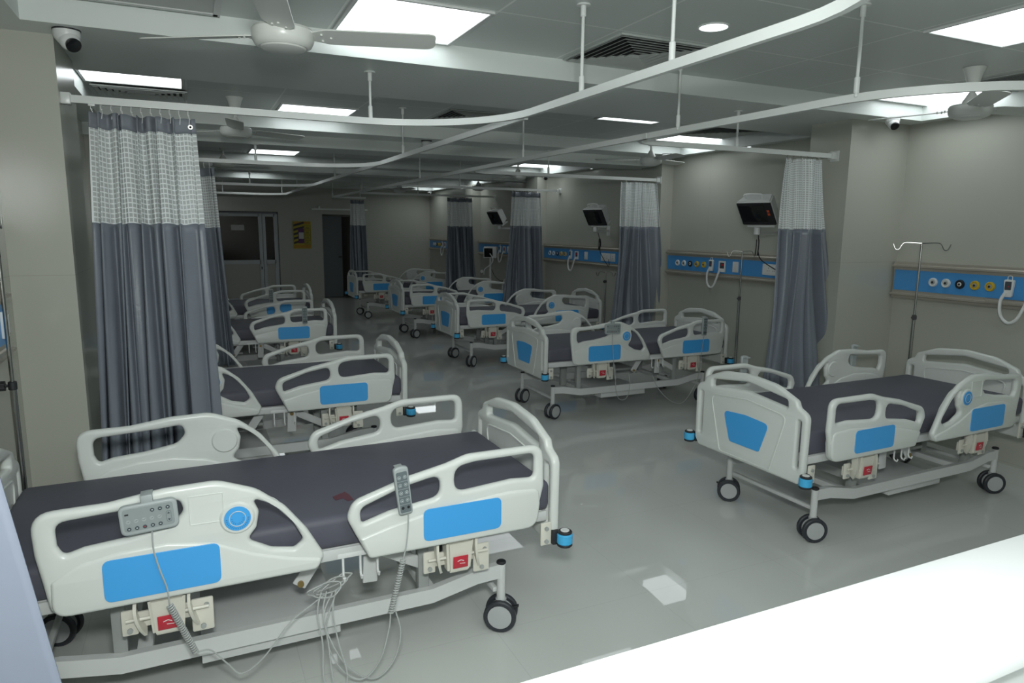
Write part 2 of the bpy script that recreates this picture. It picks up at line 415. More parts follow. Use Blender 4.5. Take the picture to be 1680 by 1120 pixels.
# head-end rail, p from the outer edge (0) to the inner tip (0.845)
HO = [(0.03, 0, 0.05), (0.83, 0, 0.025), (0.858, 0.045, 0.03), (0.80, 0.155, 0.12), (0.73, 0.25, 0.12), (0.64, 0.325, 0.14), (0.52, 0.372, 0.16), (0.36, 0.368, 0.2), (0.20, 0.345, 0.1), (-0.005, 0.342, 0.075), (0.0, 0.21, 0.1), (0.015, 0.11, 0.05)]
HH1 = [(0.058, 0.305, 0.035), (0.30, 0.318, 0.1), (0.405, 0.328, 0.03), (0.415, 0.285, 0.03), (0.38, 0.245, 0.06), (0.25, 0.222, 0.12), (0.13, 0.212, 0.05), (0.075, 0.196, 0.02), (0.06, 0.23, 0.02)]
HH2 = [(0.625, 0.295, 0.03), (0.69, 0.262, 0.08), (0.755, 0.185, 0.08), (0.788, 0.115, 0.02), (0.755, 0.090, 0.02), (0.68, 0.105, 0.08), (0.602, 0.150, 0.025), (0.635, 0.19, 0.03), (0.645, 0.245, 0.03)]
HL = [(0.03, 0, 0.05), (0.83, 0, 0.025), (0.85, 0.04, 0.02), (0.74, 0.065, 0.1), (0.62, 0.105, 0.1), (0.50, 0.165, 0.1), (0.36, 0.19, 0.1), (0.22, 0.185, 0.1), (0.11, 0.165, 0.08), (0.035, 0.12, 0.02)]
def rail_mesh(O, Hs, Lw, du, flip):
    a = plate(fillet(shift(O, du, RB, flip), 6), [hole_poly(shift(h, du, RB, flip)) for h in Hs], 0.036, 0.016, res=3)
    b = plate(fillet(shift(Lw, du, RB, flip), 6), [], 0.050, 0.012, res=2)
    return join_me([a, b])
# foot rail: inner edge at x=-L2+0.86 going to -x ; head rail: outer edge at x=L2-0.25 going to -x
FX, HX = -L2+0.868, L2-0.235
foot_rail_me = rail_mesh(FO, [FH1, FH2], FL, FX, True)
head_rail_me = rail_mesh(HO, [HH1, HH2], HL, HX, True)
fblue_me = bm_mesh_from = plate(fillet(shift([(0.245, 0.03, 0.025), (0.565, 0.03, 0.025), (0.565, 0.158, 0.025), (0.245, 0.158, 0.025)], FX, RB, True)), [], 0.004, 0.001)
hblue_me = plate(fillet(shift([(0.175, 0.025, 0.025), (0.515, 0.025, 0.025), (0.515, 0.165, 0.025), (0.175, 0.165, 0.025)], HX, RB, True)), [], 0.004, 0.001)
def cardframe(du, p0, p1, z0, z1):
    o = fillet(shift([(p0, z0, 0.004), (p1, z0, 0.004), (p1, z1, 0.004), (p0, z1, 0.004)], du, RB, True), 2)
    i = fillet(shift([(p0+0.003, z0+0.003, 0.003), (p1-0.003, z0+0.003, 0.003), (p1-0.003, z1-0.003, 0.003), (p0+0.003, z1-0.003, 0.003)], du, RB, True), 2)
    return plate(o, [i], 0.004, 0.001, res=1)
card_me = cardframe(HX, 0.43, 0.535, 0.235, 0.335)

# end board, outline in (v, z); built across y
BO = [(-0.385, 0.385, 0.02), (0.385, 0.385, 0.02), (0.42, 0.43, 0.02), (0.425, 0.77, 0.055), (0.36, 0.80, 0.03), (0.345, 0.835, 0.03), (0.20, 0.893, 0.2), (0, 0.912, 0.2), (-0.20, 0.893, 0.2), (-0.345, 0.835, 0.03), (-0.36, 0.80, 0.03), (-0.425, 0.77, 0.055), (-0.42, 0.43, 0.02)]
BH = [[(-0.29, 0.782, 0.012), (0, 0.812, 0.2), (0.29, 0.782, 0.012), (0.285, 0.828, 0.02), (0, 0.866, 0.2), (-0.285, 0.828, 0.02)]]
for s in (-1, 1): BH.append([(s*0.372-0.012, 0.47, 0.011), (s*0.372+0.012, 0.47, 0.011), (s*0.372+0.012, 0.735, 0.011), (s*0.372-0.012, 0.735, 0.011)])
board_a = plate(fillet(BO, 6), [hole_poly(h) for h in BH], 0.040, 0.015, axis='x', res=3)
ring = lambda a, b: plate(fillet(a, 3), [fillet(b, 3)], 0.050, 0.004, axis='x', res=1)
board_b = ring([(-0.20, 0.40, 0.02), (0.20, 0.40, 0.02), (0.295, 0.74, 0.04), (0, 0.768, 0.1), (-0.295, 0.74, 0.04)],
               [(-0.19, 0.408, 0.02), (0.19, 0.408, 0.02), (0.284, 0.732, 0.04), (0, 0.759, 0.1), (-0.284, 0.732, 0.04)])
board_me = join_me([board_a, board_b])
bblue_me = plate(fillet([(-0.115, 0.485, 0.02), (0.115, 0.485, 0.02), (0.175, 0.66, 0.03), (0, 0.672, 0.1), (-0.175, 0.66, 0.03)], 4), [], 0.003, 0.001, axis='x')

def caster_meshes():
    bm = bmesh.new()
    cyl(bm, (0, 0, 0.118), 0.024, 0.05, bev=0.004); addbox(bm, (0, 0, 0.085), (0.045, 0.022, 0.07), 0.008)
    cyl(bm, (0, 0, 0.064), 0.012, 0.07, 'y')
    body = bm_mesh(bm)
    bm = bmesh.new()
    addlathe(bm, [(0.0, -0.010), (0.053, -0.010), (0.055, -0.013), (0.066, -0.013), (0.071, -0.008), (0.071, 0.008), (0.066, 0.013), (0.055, 0.013), (0.053, 0.010), (0.0, 0.010)], (0, 0, 0), 'y', 28)
    tyre = bm_mesh(bm)
    bm = bmesh.new(); addlathe(bm, [(0, -0.0145), (0.050, -0.0120), (0.052, 0.0120), (0, 0.0145)], (0, 0, 0), 'y', 28)
    hub = bm_mesh(bm)
    bm = bmesh.new(); addbox(bm, (-0.05, 0, 0.10), (0.06, 0.02, 0.008), 0.003, (0, 0.35, 0)); pedal = bm_mesh(bm)
    return body, tyre, hub, pedal
c_body, c_tyre, c_hub, c_pedal = caster_meshes()
for me, mm in ((c_body, m_hub), (c_tyre, m_tyre), (c_hub, m_hub), (c_pedal, m_black), (foot_rail_me, m_plastic), (head_rail_me, m_plastic), (fblue_me, m_blue), (hblue_me, m_blue), (card_me, m_plastic), (board_me, m_plastic), (bblue_me, m_blue)):
    me.materials.append(mm)

def latch_meshes():
    bm = bmesh.new()   # cream mounting plate with two curved arms
    addbox(bm, (0, 0.0, 0.42), (0.27, 0.012, 0.055), 0.004)
    addbox(bm, (-0.105, 0.012, 0.40), (0.07, 0.012, 0.12), 0.006)
    addbox(bm, (0.115, 0.012, 0.42), (0.05, 0.012, 0.09), 0.006)
    for x in (-0.07, 0.09):
        tube(bm, smooth_path([(x, 0.03, 0.53), (x+0.005, 0.045, 0.47), (x-0.005, 0.035, 0.42), (x-0.02, 0.012, 0.38)], 4), 0, rect=(0.034, 0.010), up=(1, 0, 0))
    cyl(bm, (0.0, 0.03, 0.435), 0.006, 0.25, 'x', 10)
    br = bm_mesh(bm)
    bm = bmesh.new()   # release box, tapering inwards
    t = bmesh.new(); bmesh.ops.create_cube(t, size=1.0)
    for v in t.verts:
        top = v.co.z > 0
        v.co = Vector((v.co.x*(0.115 if top else 0.095), v.co.y*(0.08 if top else 0.055)+(0.02 if top else 0.02), 0.44+v.co.z*0.14))
    bmesh.ops.bevel(t, geom=t.edges[:], offset=0.010, segments=2, affect='EDGES')
    me = bpy.data.meshes.new('t'); t.to_mesh(me); t.free(); bm.from_mesh(me)
    box = bm_mesh(bm)
    bm = bmesh.new(); addbox(bm, (0, 0.057, 0.420), (0.062, 0.005, 0.050), 0.001, (-0.09, 0, 0)); lab = bm_mesh(bm)
    bm = bmesh.new()
    tube(bm, [(-0.012, 0.0605, 0.424), (0.0, 0.0608, 0.430), (0.014, 0.0605, 0.425)], 0.0015, 5); tube(bm, [(-0.018, 0.0598, 0.413), (0.004, 0.0598, 0.415)], 0.0012, 5)
    mark = bm_mesh(bm)
    bm = bmesh.new(); cyl(bm, (0, 0, 0), 0.009, 0.012, 'y', 10)
    bolts = bm_mesh(bm)
    for me, mm in ((br, m_plastic2), (box, m_plastic2), (lab, m_red), (mark, m_white), (bolts, m_greysteel)): me.materials.append(mm)
    return br, box, lab, mark, bolts
l_br, l_box, l_lab, l_mark, l_bolt = latch_meshes()

def make_bed():
    root = empty('hospital_bed')
    # mattress
    bm = bmesh.new(); addbox(bm, (0, 0, 0), (2.0, 0.82, 0.125), 0.028, seg=3)
    for v in bm.verts:
        v.co.z += 0.004*sin(v.co.x*5)*(1 if v.co.z > 0 else 0)
    mt = link('mattress', bm_mesh(bm), m_matt, root, (0.0, 0, 0.605))
    bm = bmesh.new(); addbox(bm, (0, 0, 0), (1.94, 0.78, 0.02), 0.004)
    for s in (-1, 1): addbox(bm, (0, s*0.385, -0.015), (1.98, 0.03, 0.045), 0.006)
    for x in (-0.96, 0.96, -0.4, 0.2): addbox(bm, (x, 0, -0.02), (0.04, 0.76, 0.035), 0.004)
    link('mattress_platform', bm_mesh(bm), m_steel, root, (0, 0, 0.530))
    for x, s in ((-L2+0.02, -1), (L2-0.02, 1)):
        b = link('end_board', board_me, None, root, (x, 0, 0))
        link('blue_panel', bblue_me, None, b, (s*0.022, 0, 0))
    for s in (-1, 1):
        rz = 0 if s == -1 else 0
        for me, bl, nm, cx in ((foot_rail_me, fblue_me, 'foot_end_rail', -0.575), (head_rail_me, hblue_me, 'head_end_rail', 0.46)):
            r = link('side_rail', me, None, root, (0, s*0.462, 0))
            link('blue_panel', bl, None, r, (0, s*0.0265, 0))
            if me is head_rail_me:
                link('card_holder', card_me, None, r, (0, s*0.0185, 0))
                dx, dz = HX-0.575, RB+0.238
                bm = bmesh.new(); cyl(bm, (dx, 0, dz), 0.056, 0.050, 'y', 32, bev=0.006); link('dial_boss', bm_mesh(bm), m_plastic, r)
                bm = bmesh.new(); cyl(bm, (dx, s*0.026, dz), 0.042, 0.004, 'y', 32, bev=0.001); dl = link('angle_dial', bm_mesh(bm), m_blue, r)
                bm = bmesh.new()
                tube(bm, [(dx+0.026*cos(a), s*0.0287, dz+0.026*sin(a)) for a in [k*pi/12 for k in range(25)]], 0.0016, 5)
                link('dial_ring', bm_mesh(bm), m_keylight, dl)
                bm = bmesh.new()
                for k in range(17):
                    a = pi+k*pi/16
                    addbox(bm, (dx+0.034*cos(a), s*0.0283, dz+0.034*sin(a)), (0.004, 0.001, 0.0016), rot=(0, -a, 0))
                for k in range(9):
                    a = pi+k*pi/8
                    addbox(bm, (dx+0.018*cos(a), s*0.0283, dz+0.018*sin(a)), (0.005, 0.001, 0.0014), rot=(0, -a, 0))
                link('dial_ticks', bm_mesh(bm, False), m_poster_ink, dl)
            q = link('rail_latch', l_br, None, root, (cx, s*0.405, 0), (0, 0, 0 if s > 0 else pi))
            bx = link('release_box', l_box, None, q)
            link('red_label', l_lab, None, q); link('label_mark', l_mark, None, q); [link('bolt', l_bolt, None, q, (bx_, 0.02, bz_)) for bx_, bz_ in ((-0.105, 0.36), (-0.118, 0.435), (0.115, 0.395))]
    # base
    def rail(y):
        bm = bmesh.new()
        tube(bm, [(-0.812, y, 0.265), (-0.72, y, 0.265), (-0.50, y, 0.225), (0.62, y, 0.225), (0.80, y, 0.262), (0.90, y, 0.262)], 0, rect=(0.03, 0.062), up=(0, 1, 0))
        return bm
    for y in (-0.325, 0.325):
        bm = bmesh.new()
        pts = [(-0.812, 0.272), (-0.70, 0.268), (-0.50, 0.228), (0.62, 0.228), (0.80, 0.262), (0.90, 0.266)]
        rings = []
        for x, z in pts:
            rings.append([bm.verts.new((x, y+a*0.016, z+b*0.031)) for a, b in ((-1, -1), (1, -1), (1, 1), (-1, 1))])
        for a, b in zip(rings, rings[1:]):
            for k in range(4): bm.faces.new((a[k], a[(k+1) % 4], b[(k+1) % 4], b[k]))
        bm.faces.new(rings[0][::-1]); bm.faces.new(rings[-1])
        link('base_rail', bm_mesh(bm, False), m_steel, root)
    for x in (-0.79, 0.88):
        bm = bmesh.new(); addbox(bm, (0, 0, 0), (0.022, 0.63, 0.022), 0.004); link('cross_bar', bm_mesh(bm), m_steel, root, (x, 0, 0.178))
    for x in (-0.50, 0.55):
        bm = bmesh.new(); addbox(bm, (0, 0, 0), (0.05, 0.63, 0.035), 0.004); link('cross_beam', bm_mesh(bm), m_steel, root, (x, 0, 0.225))
    k = 0
    for x in (-0.812, 0.90):
        for y in (-0.325, 0.325):
            p = empty('caster', (x, y, 0)); p.parent = root; p.rotation_euler = (0, 0, 0.25)
            q = link('swivel_fork', c_body, None, p)
            bm = bmesh.new(); cyl(bm, (0, 0, 0.215), 0.019, 0.17, bev=0.003); link('post', bm_mesh(bm), m_steel, p)
            bm = bmesh.new(); cyl(bm, (0, 0, 0.306), 0.021, 0.014, bev=0.004); link('post_cap', bm_mesh(bm), m_black, p)
            for s in (-1, 1):
                link('tyre', c_tyre, None, p, (0, s*0.031, 0.071)); link('wheel_hub', c_hub, None, p, (0, s*0.031, 0.071))
            if y > 0: link('brake_pedal', c_pedal, None, p)
    # corner bumpers
    for x in (-1, 1):
        for y in (-1, 1):
            p = empty('corner_bumper', (x*(L2-0.01), y*0.432, 0.425)); p.parent = root; p.scale = (x, y, 1)
            bm = bmesh.new(); cyl(bm, (0.02, 0.02, 0), 0.034, 0.046, bev=0.005); link('blue_roller', bm_mesh(bm), m_bumpblue, p)
            bm = bmesh.new(); cyl(bm, (0.02, 0.02, 0.028), 0.031, 0.013, bev=0.004); cyl(bm, (0.02, 0.02, -0.028), 0.033, 0.012, bev=0.004)
            addbox(bm, (-0.012, -0.008, 0), (0.035, 0.03, 0.062), 0.006); link('black_housing', bm_mesh(bm), m_black, p)
            bm = bmesh.new(); cyl(bm, (0.02, 0.02, 0.0355), 0.019, 0.004, bev=0.001); link('white_cap', bm_mesh(bm), m_white, p)
            bm = bmesh.new(); addbox(bm, (-0.055, -0.012, 0.02), (0.05, 0.01, 0.10), 0.004)
            link('bumper_bracket', bm_mesh(bm), m_plastic2, p)
            for z in (-0.012, 0.045):
                bm = bmesh.new(); cyl(bm, (0, 0, 0), 0.009, 0.012, 'y', 10); link('bracket_bolt', bm_mesh(bm), m_greysteel, p, (-0.055, -0.004, z))
    # lift mechanism
    for x in (-0.47, 0.62):
        bm = bmesh.new()
        addbox(bm, (x, 0, 0.375), (0.06, 0.045, 0.30), 0.006); addbox(bm, (x, 0, 0.49), (0.07, 0.70, 0.035), 0.004)
        for s in (-1, 1): addbox(bm, (x, s*0.29, 0.36), (0.045, 0.045, 0.26), 0.005)
        link('lift_column', bm_mesh(bm), m_greysteel, root)
    for s in (-1, 1):
        for c, sz, ry in (((-0.02, s*0.30, 0.43), (0.055, 0.012, 0.15), -0.6), ((-0.36, s*0.30, 0.42), (0.26, 0.012, 0.05), -0.5), ((-0.25, s*0.318, 0.41), (0.06, 0.014, 0.15), -0.05)):
            bm = bmesh.new(); addbox(bm, (0, 0, 0), sz, 0.006); link('link_plate', bm_mesh(bm), m_steel, root, c, (0, ry, 0))
        for x, z, y in ((0.015, 0.38, 0.31), (-0.25, 0.462, 0.327)):
            bm = bmesh.new(); cyl(bm, (0, 0, 0), 0.012, 0.014, 'y', 12); link('pivot_bolt', bm_mesh(bm), m_brass, root, (x, s*y, z))
    bm = bmesh.new(); cyl(bm, (0.42, 0.05, 0.43), 0.028, 0.38, 'x', 14, bev=0.004); addbox(bm, (0.28, 0.05, 0.41), (0.14, 0.09, 0.11), 0.012)
    link('lift_motor', bm_mesh(bm), m_greysteel, root)
    bm = bmesh.new(); addbox(bm, (0.10, -0.02, 0.37), (0.36, 0.40, 0.02), 0.003); link('motor_tray', bm_mesh(bm), m_greysteel, root)
    bm = bmesh.new(); addbox(bm, (0.12, 0, 0.168), (0.50, 0.60, 0.058), 0.003); link('control_box', bm_mesh(bm), m_steel, root)
    for s in (-1, 1):
        bm = bmesh.new()
        for i in range(3):
            x = -0.26+i*0.065
            tube(bm, [(x, s*0.395, 0.51), (x, s*0.395, 0.425), (x, s*0.402, 0.415), (x, s*0.415, 0.412), (x, s*0.420, 0.425)], 0.0048, 8)
        addbox(bm, (-0.195, s*0.395, 0.505), (0.17, 0.012, 0.02), 0.003)
        link('bag_hooks', bm_mesh(bm), m_white, root)
    return root

m_poster_ink = mat('dial_print', (0.02, 0.10, 0.28), 0.5)
bed0 = make_bed()
G = 'hospital beds of the ward'
beds = [ # name, centre x, y, rz, label
 ('R1', 3.885, 2.935, 0.025, 'nearest hospital bed in the right row, just behind the white counter'),
 ('L1', 0.318, 2.84, pi, 'largest hospital bed in front on the left, with handsets and loose cables'),
 ('R2', 3.825, 5.70, pi-0.009, 'second bed in the right row, the only one with its round dial nearer the aisle'),
 ('L2', 0.305, 5.06, pi, 'second hospital bed from the front on the left, just behind the tall mesh-topped curtain'),
 ('L3', 0.36, 7.96, pi, 'third hospital bed from the front on the left, partly behind the slim second curtain'),
 ('L4', 0.46, 10.2, pi, 'farthest hospital bed on the left, in front of the aluminium door'),
 ('R3', 3.925, 8.22, 0.0, 'third hospital bed from the front on the right, between the second and third right-hand curtains'),
 ('R4', 3.94, 10.66, 0.0, 'fourth hospital bed on the right, next to the patient monitor on a rolling stand'),
 ('R5', 3.80, 13.26, 0.0, 'farthest hospital bed on the right, standing near the dark doorway'),
]
bedo = {}
turn = {'R1': -0.65, 'L1': -0.45, 'R2': 0.35, 'L2': -0.3, 'L3': 0.2, 'L4': -0.2, 'R3': 0.45, 'R4': 0.1, 'R5': -0.35}
for i, (nm, x, y, rz, lab) in enumerate(beds):
    b = bed0 if i == 0 else copy_tree(bed0)
    b.location = (x, y, 0); b.rotation_euler = (0, 0, rz)
    for kc, ch in enumerate([c for c in b.children if c.name.startswith('caster')]): ch.rotation_euler = (0, 0, turn[nm]+(0.25, -0.1, 0.15, 0)[kc % 4])
    tag(b, lab, 'hospital bed', G); bedo[nm] = b
def B(nm, lx, ly, lz):
    """a point in a bed's own frame -> world"""
    for n, x, y, rz, lab in beds:
        if n == nm: return Vector((x+cos(rz)*lx-sin(rz)*ly, y+sin(rz)*lx+cos(rz)*ly, lz)), rz
# small dark red print on the mattress of the largest bed
bm = bmesh.new(); vs = [bm.verts.new((x, y, 0)) for x, y in ((-0.035, 0.05), (-0.012, 0.055), (0.0, 0.02), (0.03, 0.03), (0.035, -0.01), (0.005, -0.03), (-0.02, -0.045), (-0.03, -0.01))]
g = bmesh.ops.extrude_face_region(bm, geom=[bm.faces.new(vs)]); bmesh.ops.translate(bm, vec=(0, 0, 0.0008), verts=[v for v in g['geom'] if isinstance(v, bmesh.types.BMVert)])
o = link('red_print', bm_mesh(bm, False), mat('mattress_print', (0.105, 0.035, 0.05), 0.7), bedo['L1'], (-0.165, 0.225, 0.669))

# ------------------------------------------------------------------ handsets on the rails (local: face towards -y)
def triangle(bm, x, z, s, up, y):
    d = s if up else -s
    vs = [bm.verts.new((x+a, y, z+b)) for a, b in ((-s, -d*0.6), (s, -d*0.6), (0, d))]
    f = bmesh.ops.extrude_face_region(bm, geom=[bm.faces.new(vs)])
    bmesh.ops.translate(bm, vec=(0, 0.0006, 0), verts=[v for v in f['geom'] if isinstance(v, bmesh.types.BMVert)])
def coil(bm, a, b, r, n, w=0.0022):
    a, b = Vector(a), Vector(b); t = (b-a).normalized(); s = t.cross(Vector((0, 1, 0.1))).normalized(); u = t.cross(s)
    tube(bm, [a+(b-a)*k/(n*10)+(s*cos(k*2*pi/10)+u*sin(k*2*pi/10))*r for k in range(n*10+1)], w, 5)
def wide_handset(keys=True):
    root = empty('bed_remote')
    link('housing', plate(rrect(0.165, 0.098, 0.022), [], 0.022, 0.006), m_grey, root)
    link('key_field', plate(rrect(0.142, 0.074, 0.010, 0, 0.002), [], 0.0015, 0.0004, yoff=-0.0115), mat('keypad_face', (0.27, 0.31, 0.31), 0.5), root)
    bm = bmesh.new(); addbox(bm, (0, 0.004, 0.058), (0.035, 0.02, 0.028), 0.004); addbox(bm, (0, 0.022, 0.068), (0.035, 0.05, 0.006), 0.002); link('hanging_hook', bm_mesh(bm), m_grey, root)
    if keys:
        for z, xs, mm in ((-0.026, (-0.058, -0.036, -0.014, 0.008, 0.030), m_key), (0.024, (0.012, 0.034, 0.056), m_key), (-0.002, (-0.058, -0.036, -0.014, 0.008, 0.030), m_grey)):
            for x in xs:
                bm = bmesh.new(); cyl(bm, (x, -0.0126, z), 0.0062, 0.0012, 'y', 14); kb = link('key', bm_mesh(bm), mm, root)
                bm = bmesh.new()
                if mm is m_key: addbox(bm, (x, -0.0135, z), (0.004, 0.0006, 0.003))
                else: tube(bm, [(x-0.004, -0.0134, z+0.001), (x, -0.0134, z-0.001), (x+0.004, -0.0134, z+0.002)], 0.0005, 4)
                link('key_symbol', bm_mesh(bm, False), m_red if (mm is m_key and abs(x+0.014) < 1e-6) else (m_keylight if mm is m_key else m_key), kb)
        bm = bmesh.new(); addbox(bm, (-0.06, -0.0126, 0.022), (0.011, 0.001, 0.005), 0.0004); link('indicator', bm_mesh(bm), m_black, root)
        bm = bmesh.new(); triangle(bm, 0.056, 0.004, 0.0042, True, -0.0130); link('arrow_key', bm_mesh(bm, False), m_key, root)
        bm = bmesh.new(); triangle(bm, 0.056, -0.018, 0.0042, False, -0.0130); link('arrow_key', bm_mesh(bm, False), m_key, root)
        link('key_surround', plate(rrect(0.015, 0.036, 0.007, 0.056, -0.007), [rrect(0.0136, 0.0346, 0.0065, 0.056, -0.007)], 0.0008, 0.0002, yoff=-0.0124), m_key, root)
    return root
def slim_handset(keys=True):
    root = empty('bed_remote')
    link('housing', plate(fillet([(-0.026, -0.088, 0.012), (0.026, -0.088, 0.012), (0.028, 0.092, 0.014), (0, 0.10, 0.05), (-0.028, 0.092, 0.014)]), [], 0.022, 0.006), m_grey, root)
    link('key_field', plate(rrect(0.041, 0.158, 0.006, 0, 0.0), [], 0.0015, 0.0004, yoff=-0.0115), m_keypad, root)
    bm = bmesh.new(); addbox(bm, (0, 0.02, 0.088), (0.03, 0.045, 0.008), 0.003); link('hanging_hook', bm_mesh(bm), m_grey, root)
    if keys:
        for r_ in range(4):
            z = 0.058-r_*0.030
            for x, up in ((-0.0105, True), (0.0105, False)):
                bm = bmesh.new(); tube(bm, [(x+0.0062*cos(a), -0.0124, z+0.0062*sin(a)) for a in [k*pi/8 for k in range(17)]], 0.0006, 4); kk = link('key', bm_mesh(bm, False), m_keylight, root)
                bm = bmesh.new(); triangle(bm, x, z, 0.0035, up, -0.0130); link('arrow_print', bm_mesh(bm, False), m_keylight, kk)
        for r_ in range(4):
            bm = bmesh.new(); addbox(bm, (0, -0.0124, 0.043-r_*0.030), (0.041, 0.0006, 0.0012)); link('row_line', bm_mesh(bm, False), m_grey, root)
        for x in (-0.0105, 0.0105):
            bm = bmesh.new(); cyl(bm, (x, -0.0126, -0.060), 0.0055, 0.0012, 'y', 14); link('key', bm_mesh(bm), m_black, root)
    return root
def put(o, nm, lx, side, lz, tilt, label, off=0.040):
    """hang a handset on a rail of bed nm; side -1/+1 is the world -y/+y side, facing outwards"""
    n = [b for b in beds if b[0] == nm][0]
    o.location = (n[1]+lx, n[2]+side*(0.462+off), lz)
    o.rotation_euler = (0, tilt, 0 if side < 0 else pi); tag(o, label, 'handset'); return o
hw = wide_handset(); put(hw, 'L1', -0.488, -1, 0.812, -0.06, 'wide grey handset with round keys on the head rail of the largest front bed')
hs = slim_handset(); put(hs, 'L1', 0.335, -1, 0.765, -0.11, 'slim grey handset with arrow keys hung on the foot rail of the largest front bed')
def cable(o, wpts, wcoil=None, r=0.0028, name='cable'):
    """cable in world coordinates as a part of handset o"""
    bm = bmesh.new()
    tube(bm, smooth_path(wpts, 8), r, 6)
    if wcoil: coil(bm, wcoil[0], wcoil[1], 0.0092, wcoil[2], 0.0026)
    bpy.context.view_layer.update()
    me = bm_mesh(bm); inv = (Matrix.Translation(o.location) @ o.rotation_euler.to_matrix().to_4x4()).inverted(); me.transform(inv)
    link(name, me, m_cable, o)
yc = 2.84-0.462-0.04
cable(hw, [(-0.165, yc, 0.762), (-0.165, yc, 0.70), (-0.152, yc-0.005, 0.63), (-0.135, yc-0.005, 0.56), (-0.132, yc, 0.50)])
cable(hw, [(-0.065, yc+0.01, 0.305), (-0.02, yc+0.03, 0.29), (0.03, yc+0.04, 0.22), (0.075, yc+0.04, 0.17), (0.15, yc+0.03, 0.22), (0.24, yc+0.04, 0.32), (0.32, yc+0.06, 0.36), (0.38, yc+0.1, 0.37)],
      ((-0.132, yc, 0.50), (-0.065, yc+0.01, 0.305), 24), name='coiled_cable')
cable(hs, [(0.672, yc, 0.675), (0.670, yc, 0.62), (0.662, yc, 0.55), (0.650, yc, 0.50)])
cable(hs, [(0.60, yc+0.01, 0.285), (0.59, yc, 0.23), (0.55, yc-0.02, 0.13), (0.49, yc-0.02, 0.07), (0.43, yc, 0.09), (0.38, yc+0.03, 0.17), (0.37, yc+0.05, 0.28), (0.40, yc+0.06, 0.36)],
      ((0.650, yc, 0.50), (0.60, yc+0.01, 0.285), 22), name='coiled_cable')
# loose cable bundle at the front bed
cb = empty('cable_bundle', (0.38, yc+0.05, 0.39)); tag(cb, 'tangled grey cables looped over the base rail of the largest front bed, trailing down', 'cable')
def strand(pts, n):
    bm = bmesh.new(); tube(bm, [v-cb.location for v in smooth_path(pts, n)], 0.003, 6); link('cable', bm_mesh(bm), m_cable, cb)
for k in range(3):
    c = (0.37+k*0.02, yc+0.07+0.02*k, 0.40)
    strand([(c[0]+0.06*cos(a)*(1+0.2*sin(3*a+k)), c[1]+0.012*sin(2*a), c[2]+0.028*sin(a+0.6*k)) for a in [j*pi/5 for j in range(11)]], 4)
for k, (dx, zb) in enumerate(((0.0, 0.006), (0.035, 0.01), (-0.02, 0.008))):
    strand([(0.38+dx, yc+0.08, 0.39), (0.36+dx, yc+0.05, 0.33), (0.37+dx, yc+0.02, 0.22), (0.375+dx*1.5, yc-0.02, 0.10), (0.39+dx*0.2, yc-0.07, zb+0.02), (0.40+dx, yc-0.14, zb), (0.41+dx, yc-0.2, zb)], 5)
strand([(0.40, yc+0.08, 0.38), (0.36, yc+0.04, 0.30), (0.42, yc, 0.14), (0.52, yc-0.02, 0.06), (0.60, yc-0.01, 0.10), (0.635, yc, 0.20), (0.62, yc+0.01, 0.29)], 6)
# other handsets
G2 = 'handsets on the beds farther back'
w2 = copy_tree(hw); [bpy.data.objects.remove(c) for c in list(w2.children) if c.name.startswith(('cable', 'coiled'))]
put(w2, 'R2', -0.40, -1, 0.832, 0.02, 'wide grey handset near the round dial on the second bed of the right row')
s2 = copy_tree(hs); [bpy.data.objects.remove(c) for c in list(s2.children) if c.name.startswith(('cable', 'coiled'))]
put(s2, 'R2', 0.655, -1, 0.80, 0.02, 'slim dark handset on the wall-side rail of the second bed of the right row')
yr = 5.70-0.462-0.04
cable(w2, [(3.425, yr, 0.785), (3.43, yr, 0.70), (3.44, yr, 0.60), (3.45, yr, 0.50)])
cable(w2, [(3.48, yr+0.01, 0.36), (3.50, yr+0.02, 0.24), (3.54, yr+0.02, 0.16), (3.62, yr+0.03, 0.16), (3.67, yr+0.05, 0.26), (3.68, yr+0.09, 0.38)], ((3.45, yr, 0.50), (3.48, yr+0.01, 0.36), 16), name='coiled_cable')
cable(s2, [(4.48, yr, 0.71), (4.47, yr, 0.62), (4.455, yr, 0.50)])
cable(s2, [(4.44, yr, 0.34), (4.41, yr, 0.24), (4.25, yr-0.02, 0.07), (4.10, yr-0.02, 0.10), (3.98, yr+0.02, 0.22), (3.92, yr+0.05, 0.36)], ((4.455, yr, 0.50), (4.44, yr, 0.34), 16), name='coiled_cable')
for nm, lx, side, lz, lab in (
    ('L3', 0.69, -1, 0.79, 'slim handset on the near foot rail of the third left bed'),
    ('L2', -0.475, -1, 0.80, 'slim handset next to the blue dial of the second left bed'),
    ('L4', 0.48, -1, 0.79, 'slim handset on the farthest left bed in front of the aluminium door'),
    ('R1', -0.57, 1, 0.80, 'slim handset on the far foot rail of the nearest right bed'),
    ('R1', 0.48, 1, 0.81, 'handset hooked over the far head rail of the nearest right bed')):
    s = copy_tree(s2 if False else hs)
    for c in list(s.children):
        if c.name.startswith(('cable', 'coiled')): bpy.data.objects.remove(c)
    put(s, nm, lx, side, lz, 0.0, lab); s['group'] = G2

# ------------------------------------------------------------------ bedhead service strips on the walls
def rocker_bm(x):
    bm = bmesh.new(); addbox(bm, (x, -0.019, 0), (0.03, 0.006, 0.08), 0.002); return bm
